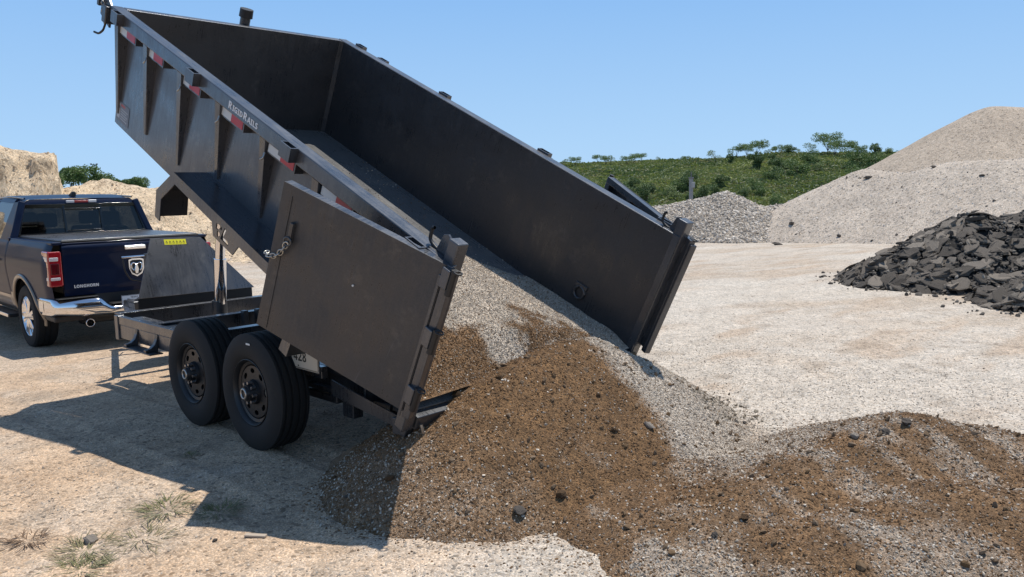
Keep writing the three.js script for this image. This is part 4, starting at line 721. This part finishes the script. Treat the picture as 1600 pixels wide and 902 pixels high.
// dark stones and scraps on the long mound
{
  const g = stoneGeo(7);
  const put = (label, x, z, r, m, sx = 1) => { const o = new THREE.Mesh(g, m); o.name = numbered('stone'); o.castShadow = o.receiveShadow = true; o.position.set(x, Math.max(frontH(x, z), gy(x, z)) + r * .2, z); r *= .62; o.scale.set(r * sx, r * .8, r); o.rotation.set(rr(-.4, .4), rr(0, 6), rr(-.4, .4)); scene.add(o); tag(o, label, 'stone'); };
  put('dark branching scrap high on the long gravel mound, below the dip in its crest', 24.0, -6.3, .16, M.stoneDark, 1.4);
  put('dark lump near the crest of the long gravel mound', 24.0, -4.3, .13, M.stoneDark); put('bluish dark lump low on the long gravel mound', 20.6, -5.9, .13, M.stoneDark, .8);
  put('dark ragged lump on the lower left slope of the long gravel mound', 21.7, -7.9, .15, M.stoneDark, 1.3); put('small dark stone on the gravel mound left of the asphalt heap', 19.9, -4.7, .07, M.stoneDark);
  put('twin dark lumps on the right of the long gravel mound', 22.6, -2.6, .10, M.stoneDark, 1.6); put('pale block among scraps on the right of the long gravel mound', 22.4, -1.4, .16, M.stone, 1.2); put('flat dark scrap at the left foot of the long gravel mound', 19.6, -7.4, .16, M.stoneDark, 1.8);
}
// ------------------------------------------------------------------ the green hill with its scrub and trees
const HX = .87, HZ = -.493, cam0 = [-3.8, 3.42];
const hillD = (x, z) => (x - cam0[0]) * HX + (z - cam0[1]) * HZ, hillL = (x, z) => -(x - cam0[0]) * HZ + (z - cam0[1]) * HX;
const hillXZ = (D, l) => [cam0[0] + HX * D - HZ * l, cam0[1] + HZ * D + HX * l];
const hillH = (x, z) => { const D = hillD(x, z), l = hillL(x, z); const top = 4.05 + .35 * sstep(-2, 8, l) - .5 * sstep(22, 40, l) + .25 * fbm(x * .05, z * .05, 2, 3); return -.24 + (top + .24) * (clamp((D - 50) / 34) ** .9) * sstep(-75, -35, l) * sstep(150, 110, D) + .22 * fbm(x * .12, z * .12, 4, 3) * sstep(48, 56, D) - .3 * sstep(52, 47, D); };
tag(rawMesh('hill', field(10, 130, -100, 45, .9, hillH, (x, z) => { const n = fbm(x * .09, z * .16, 3, 4), m = fbm(x * .6, z * .6, 8, 3); let c = mix3([.22, .26, .066], [.16, .205, .05], .5 + .9 * n); c = mix3(c, [.24, .20, .12], sstep(.12, .4, fbm(x * .1 + 7, z * .3, 1, 4)) * .6); return c.map((v) => v * (1 + .5 * m)); }, (x, z, y) => y > gy(x, z) - .1), M.plain), 'long green grassy hillside behind the yard', 'hill', null, 'structure');
// a clump of separate small leaves filling a crown
function leaves(n, f, size) {
  const p = [];
  for (let i = 0; i < n; i++) { const c = f(i), a = V(rr(-1, 1), rr(-.6, 1), rr(-1, 1)).normalize(), b = V(rr(-1, 1), rr(-1, 1), rr(-1, 1)).cross(a).normalize(), s = size * rr(.6, 1.3); const q = (u, v) => [c[0] + (a.x * u + b.x * v) * s, c[1] + (a.y * u + b.y * v) * s, c[2] + (a.z * u + b.z * v) * s]; p.push(...q(-1, 0), ...q(0, -.45), ...q(1, 0), ...q(-1, 0), ...q(1, 0), ...q(0, .45)); }
  const g = new THREE.BufferGeometry(); g.setAttribute('position', new THREE.Float32BufferAttribute(p, 3)); g.computeVertexNormals(); return g;
}
function crown(n, clumps, size) { return leaves(n, () => { const c = clumps[Math.floor(rnd() * clumps.length)]; const v = V(rr(-1, 1), rr(-1, 1), rr(-1, 1)).normalize().multiplyScalar(c[3] * (.45 + .6 * rnd())); return [c[0] + v.x, c[1] + v.y * .75, c[2] + v.z]; }, size); }
// one scrub bush, then copies; each stands on the slope
function makeTree(name, label, category, group, h, w, bare, leafM, n, size, trunkR) {
  n = Math.round(n * 2.4); size *= .62;
  const t = thing(name, label, category, [0, 0, 0], 0, group), cl = [];
  const k = 5 + Math.floor(rnd() * 4); for (let i = 0; i < k; i++) { const a = rnd() * 6.28, r = w * rr(.1, .62); cl.push([Math.cos(a) * r, mix(h * bare, h * .86, rnd()), Math.sin(a) * r, w * rr(.28, .46)]); }
  part('crown', crown(n, cl, size), leafM, t);
  part('trunk', [cyl([0, -.2, 0], [0, h * .55, 0], trunkR, trunkR * .5, 7), ...cl.slice(0, 5).map((c) => cyl([0, h * .25 * rr(.6, 1.4), 0], [c[0] * .8, c[1], c[2] * .8], trunkR * .5, trunkR * .15, 5))], M.bark, t);
  return t;
}
const copyOf = (o, x, y, z, s, turn, label, group) => { const c = o.clone(); c.name = numbered(o.name.replace(/_\d+$/, '')); c.position.set(x, y, z); c.scale.setScalar(s); c.rotation.y = turn; scene.add(c); if (label) c.userData = { ...c.userData, label }; if (group) c.userData.group = group; return c; };
{
  const bush = [0, 1, 2].map((k) => makeTree('bush', ['dark green rounded bush among the scrub on the hillside', 'bright green loose bush among the scrub on the hillside', 'yellowish green low bush on the hillside'][k], 'bush', ['dark bushes on the hillside', 'bright green bushes on the hillside', 'yellowish bushes on the hillside'][k], 1.5, 1.15, .12, [M.leaf[3], M.leaf[1], M.leaf[2]][k], 750, .11, .03));
  const spots = []; for (let i = 0; i < 900 && spots.length < 150; i++) { const D = 53 + 32 * rnd(), l = rr(-30, 34) * D / 85; if (fbm(D * .12, l * .12, 5, 3) + .012 * l + rr(-.1, .1) > .06) spots.push([D, l, rr(.4, 1.0) + (l > 3 && D < 76 ? .2 : D > 79 ? -.15 : 0)]); }
  spots.push([63, -1.5, 1.35], [66, 6.8, 1.2], [60, 11, 1.1], [70, 12, 1.3], [58, 9, 1.0]);
  spots.forEach(([D, l, s], i) => { const [x, z] = hillXZ(D, l), y = hillH(x, z) - .1, k = l > 4 && rnd() < .5 ? 1 : Math.floor(rnd() * 3); if (i < 3) { bush[i].position.set(x, y, z); bush[i].scale.setScalar(s); bush[i].rotation.y = rnd() * 6; } else copyOf(bush[k], x, y, z, s, rnd() * 6); });
  const pt = (px) => { const a = Math.atan2(px - 800, 1240) + .8137; return [Math.sin(a), -Math.cos(a)]; };   // compass direction of a tree on the ridge
  const tree = [0, 1].map((k) => makeTree('small_tree', ['small rounded tree standing on the hill crest', 'thin airy young tree standing on the hill crest'][k], 'tree', ['rounded trees on the hill crest', 'airy trees on the hill crest'][k], 2.5, 1.9, .1, [M.leaf[0], M.leaf[2]][k], [900, 420][k], .12, .05));
  const T = [[848, .75, 1], [858, .8, 1], [868, .85, 1], [880, .8, 1], [901, .75, 0], [921, .45, 0], [936, .7, 0], [948, .75, 0], [956, .75, 1], [968, .45, 1], [981, .7, 0], [992, .75, 0], [1003, .7, 0], [1028, .5, 1], [1062, .5, 1], [1072, .45, 0], [1117, 1.1, 1], [1150, .9, 0], [1166, 1.0, 0], [1181, 1.25, 0], [1198, .8, 1], [1212, .7, 0], [1225, .8, 0], [1268, 1.1, 1], [1291, 1.5, 0], [1302, 1.2, 0], [1322, 1.1, 0], [1340, .8, 0], [1250, .6, 1]];
  T.forEach(([px, s, k], i) => { const d = pt(px), D = 80 + 6 * rnd(), x = cam0[0] + d[0] * D, z = cam0[1] + d[1] * D, y = hillH(x, z) - .1; const o = copyOf(tree[k], x, y, z, s * .62, rnd() * 6); });
  for (const o of tree) scene.remove(o);
  // low scrub and tall grass no one could count
  const clump = leaves(26, () => { const v = V(rr(-1, 1), rr(0, 1), rr(-1, 1)).multiplyScalar(.5); return [v.x, v.y * .7, v.z]; }, .16);
  const n = 30000, im = new THREE.InstancedMesh(clump, phy([1, 1, 1], .9, { transmission: .45, thickness: 0, side: THREE.DoubleSide }), n), d = new THREE.Object3D(), c = new THREE.Color(); im.name = numbered('scrub'); im.castShadow = im.receiveShadow = true;
  for (let i = 0; i < n; i++) { let D = 50 + 38 * rnd(), l = rr(-36, 40) * D / 85; const [x, z] = hillXZ(D, l), q = fbm(x * .16, z * .16, 5, 3), s = (.28 + .6 * rnd() ** 2.5) * (1 + 1.2 * Math.max(0, q)); d.position.set(x, hillH(x, z) - .03, z); d.rotation.set(0, rnd() * 6.3, 0); d.scale.set(s * 1.2, s * rr(.5, 1), s * 1.2); d.updateMatrix(); im.setMatrixAt(i, d.matrix); const k = mix3([.23, .265, .066], [.15, .195, .047], clamp(.5 + 1.3 * q + rr(-.3, .3))); im.setColorAt(i, c.setRGB(...mix3(k, [.30, .27, .12], rnd() < .12 ? .7 : 0))); }
  scene.add(im); tag(im, 'low scrub and tall grass covering the green hillside', 'scrub', null, 'stuff');
}
// grey post between the rubble heap and the hill
{ const t = thing('marker_post', 'grey weathered post standing between the rubble heap and the green hill', 'post', [34.9, -.24, -19.5]); part('post', box(-.085, .085, 0, 2.25, -.085, .085, .02), std([.22, .23, .24], .7), t); part('post_cap', [box(-.11, .11, 2.25, 2.32, -.11, .11, .01), cyl([0, 2.32, 0], [0, 2.62, 0], .03, .02, 8)], std([.14, .14, .15], .6), t); part('meter_box', box(-.13, .13, 1.75, 2.05, .086, .17, .02), std([.28, .29, .3], .5), t); }
// ------------------------------------------------------------------ excavated limestone bank and berm on the left
const bD = (x, z) => (x - cam0[0]) * .286 - (z - cam0[1]) * .958, bA = (x, z) => (x - cam0[0]) * .958 + (z - cam0[1]) * .286;
const berm = (a) => { const P = [[-3, 1.7], [.2, 1.9], [.9, 2.08], [1.7, 2.34], [2.5, 2.1], [3.2, 1.93], [3.9, 2.02], [4.4, 1.6], [5.0, .7], [6.0, -.2]]; let i = 0; while (i < P.length - 2 && a > P[i + 1][0]) i++; return mix(P[i][1], P[i + 1][1], sstep(P[i][0], P[i + 1][0], a)); };
const bankH = (x, z) => {
  const D = bD(x, z), a = bA(x, z), rough = fbm(x * .8, z * .8, 2, 4);
  const crest = berm(a) - .13 + .05 * rough, slope = crest + .24; let h = -.26 + slope * sstep(23.2, 29.2, D + .5 * rough - .5) ** .9;
  const edge = Math.min((D - 26.4 + 1.1 * fbm(a * .8, D * .3, 4, 4) - .9 * Math.abs(fbm(a * 2.1, D * .25, 6, 3))) / 1.7, (.26 - a + .2 * fbm(D * .7, 8, 2, 3)) / .16);
  const step = sstep(0, .62, edge) * .62 + .38 * sstep(.5, 1, edge);
  const top = 3.02 + .42 * sstep(-.3, -2.0, a) + .15 * sstep(-2, -8, a) + .3 * fbm(x * .5, z * .5, 1, 4);
  h = mix(h, Math.max(h, top), step) + .17 * fbm(x * 1.8, z * 1.8, 5, 4) + .08 * fbm(x * 6, z * 6, 5, 3); return h;
};
{
  const f = (u, v) => 0, lx = [.958, .286], ly = [.286, -.958];
  const g = field(-26, 8, 22.5, 44, .13, (a, D) => { const x = cam0[0] + lx[0] * a + ly[0] * D, z = cam0[1] + lx[1] * a + ly[1] * D, y = bankH(x, z); const w = .26 * sstep(.2, 1.2, y); return [x + w * fbm(x * 1.5, y * 2.5, z * 1.5 + 3, 3), y, z + w * fbm(x * 1.5 + 9, y * 2.5, z * 1.5, 3)]; }, (a, D, y) => { const strat = vnoise(a * .35, y * 3.4, 2) * .5 + fbm(a * 1.3, y * 2.2, D, 4); let c = mix3([1.0, .79, .545], [.86, .65, .43], .5 + 1.1 * fbm(a * .7, y * .9, D * .6, 4)); c = mix3(c, [.42, .31, .20], sstep(.12, .42, strat) * .75); return c.map((v) => v * (1 + .25 * fbm(a * 5, y * 5, D * 5, 3))); });
  { const ix = g.index.array; for (let i = 0; i < ix.length; i += 3) { const t = ix[i + 1]; ix[i + 1] = ix[i + 2]; ix[i + 2] = t; } g.computeVertexNormals(); const nn = g.attributes.normal; let s = 0; for (let i = 0; i < nn.count; i += 97) s += nn.getY(i); if (s < 0) { for (let i = 0; i < ix.length; i += 3) { const t = ix[i + 1]; ix[i + 1] = ix[i + 2]; ix[i + 2] = t; } g.computeVertexNormals(); } }
  const bank = rawMesh('earth_bank', g, M.mound); tag(bank, 'cut tan limestone bank and lower berm behind the pickup at the left', 'earth bank');
  const Lb = []; for (let i = 0; i < 2600; i++) { const a = rr(-5, 5.2), D = rr(23, 29.5), x = cam0[0] + lx[0] * a + ly[0] * D, z = cam0[1] + lx[1] * a + ly[1] * D; Lb.push([x, bankH(x, z) + .01, z, .012 + .035 * rnd() ** 3, mix3([.46, .35, .24], [.66, .53, .39], rnd())]); }
  scatter('rocks', Lb, bank);
}
// trees far behind the bank, and a light mast
{
  const far = makeTree('broad_tree', 'broad dark green tree behind the berm, left of the tall light mast', 'tree', null, 5.6, 3.6, .15, M.leaf[1], 3200, .26, .16);
  const at = (px, D) => { const a = Math.atan2(px - 800, 1240) + .8137; return [cam0[0] + Math.sin(a) * D, -.24, cam0[1] - Math.cos(a) * D]; };
  const P = [[82, 138, .78, 'dark green tree behind the berm, nearest the cut bank edge'], [99, 136, .85, 'dark green tree between the bank edge and the broadest tree'], [121, 140, 1.0, 'broad dark green tree behind the berm with its crown highest, left of the light mast'], [140, 141, 1.05, 'broad dark green tree just left of the light mast'], [165, 142, .85, 'dark green tree just right of the light mast'], [182, 142, .72, 'low dark green tree right of the light mast, second from it'], [198, 143, .62, 'low dark green tree at the right end of the row by the light mast'], [212, 141, .72, 'low tree left of the fender end, on the left of its pair'], [228, 141, .75, 'low tree just left of the trailer fender end'], [60, 139, .9, 'dark green tree mostly hidden behind the cut bank'], [320, 95, .5, 'small green bush seen below the trailer fender']];
  P.forEach(([px, D, s, label], i) => { const p = at(px, D); if (i === 0) { far.position.set(...p); far.scale.setScalar(s * 1.22); far.userData.label = label; } else copyOf(far, p[0], p[1], p[2], s * 1.22, rnd() * 6, label); });
  const m = at(158, 150), t = thing('light_mast', 'thin tall light mast with short crossbar beyond the trees at the left', 'light mast', m);
  part('mast', cyl([0, 0, 0], [0, 7.0, 0], .09, .05, 8), std([.2, .2, .21], .6), t); part('crossbar', [box(-.55, .55, 6.75, 6.85, -.05, .05), box(-.4, .4, 6.45, 6.52, -.04, .04)], std([.2, .2, .21], .6), t);
  for (const s of [-1, 1]) part('flood_light', box(s * .45 - .14, s * .45 + .14, 6.86, 7.02, -.12, .12, .03), std([.25, .25, .26], .5), t);
}

renderer.render(scene, camera);
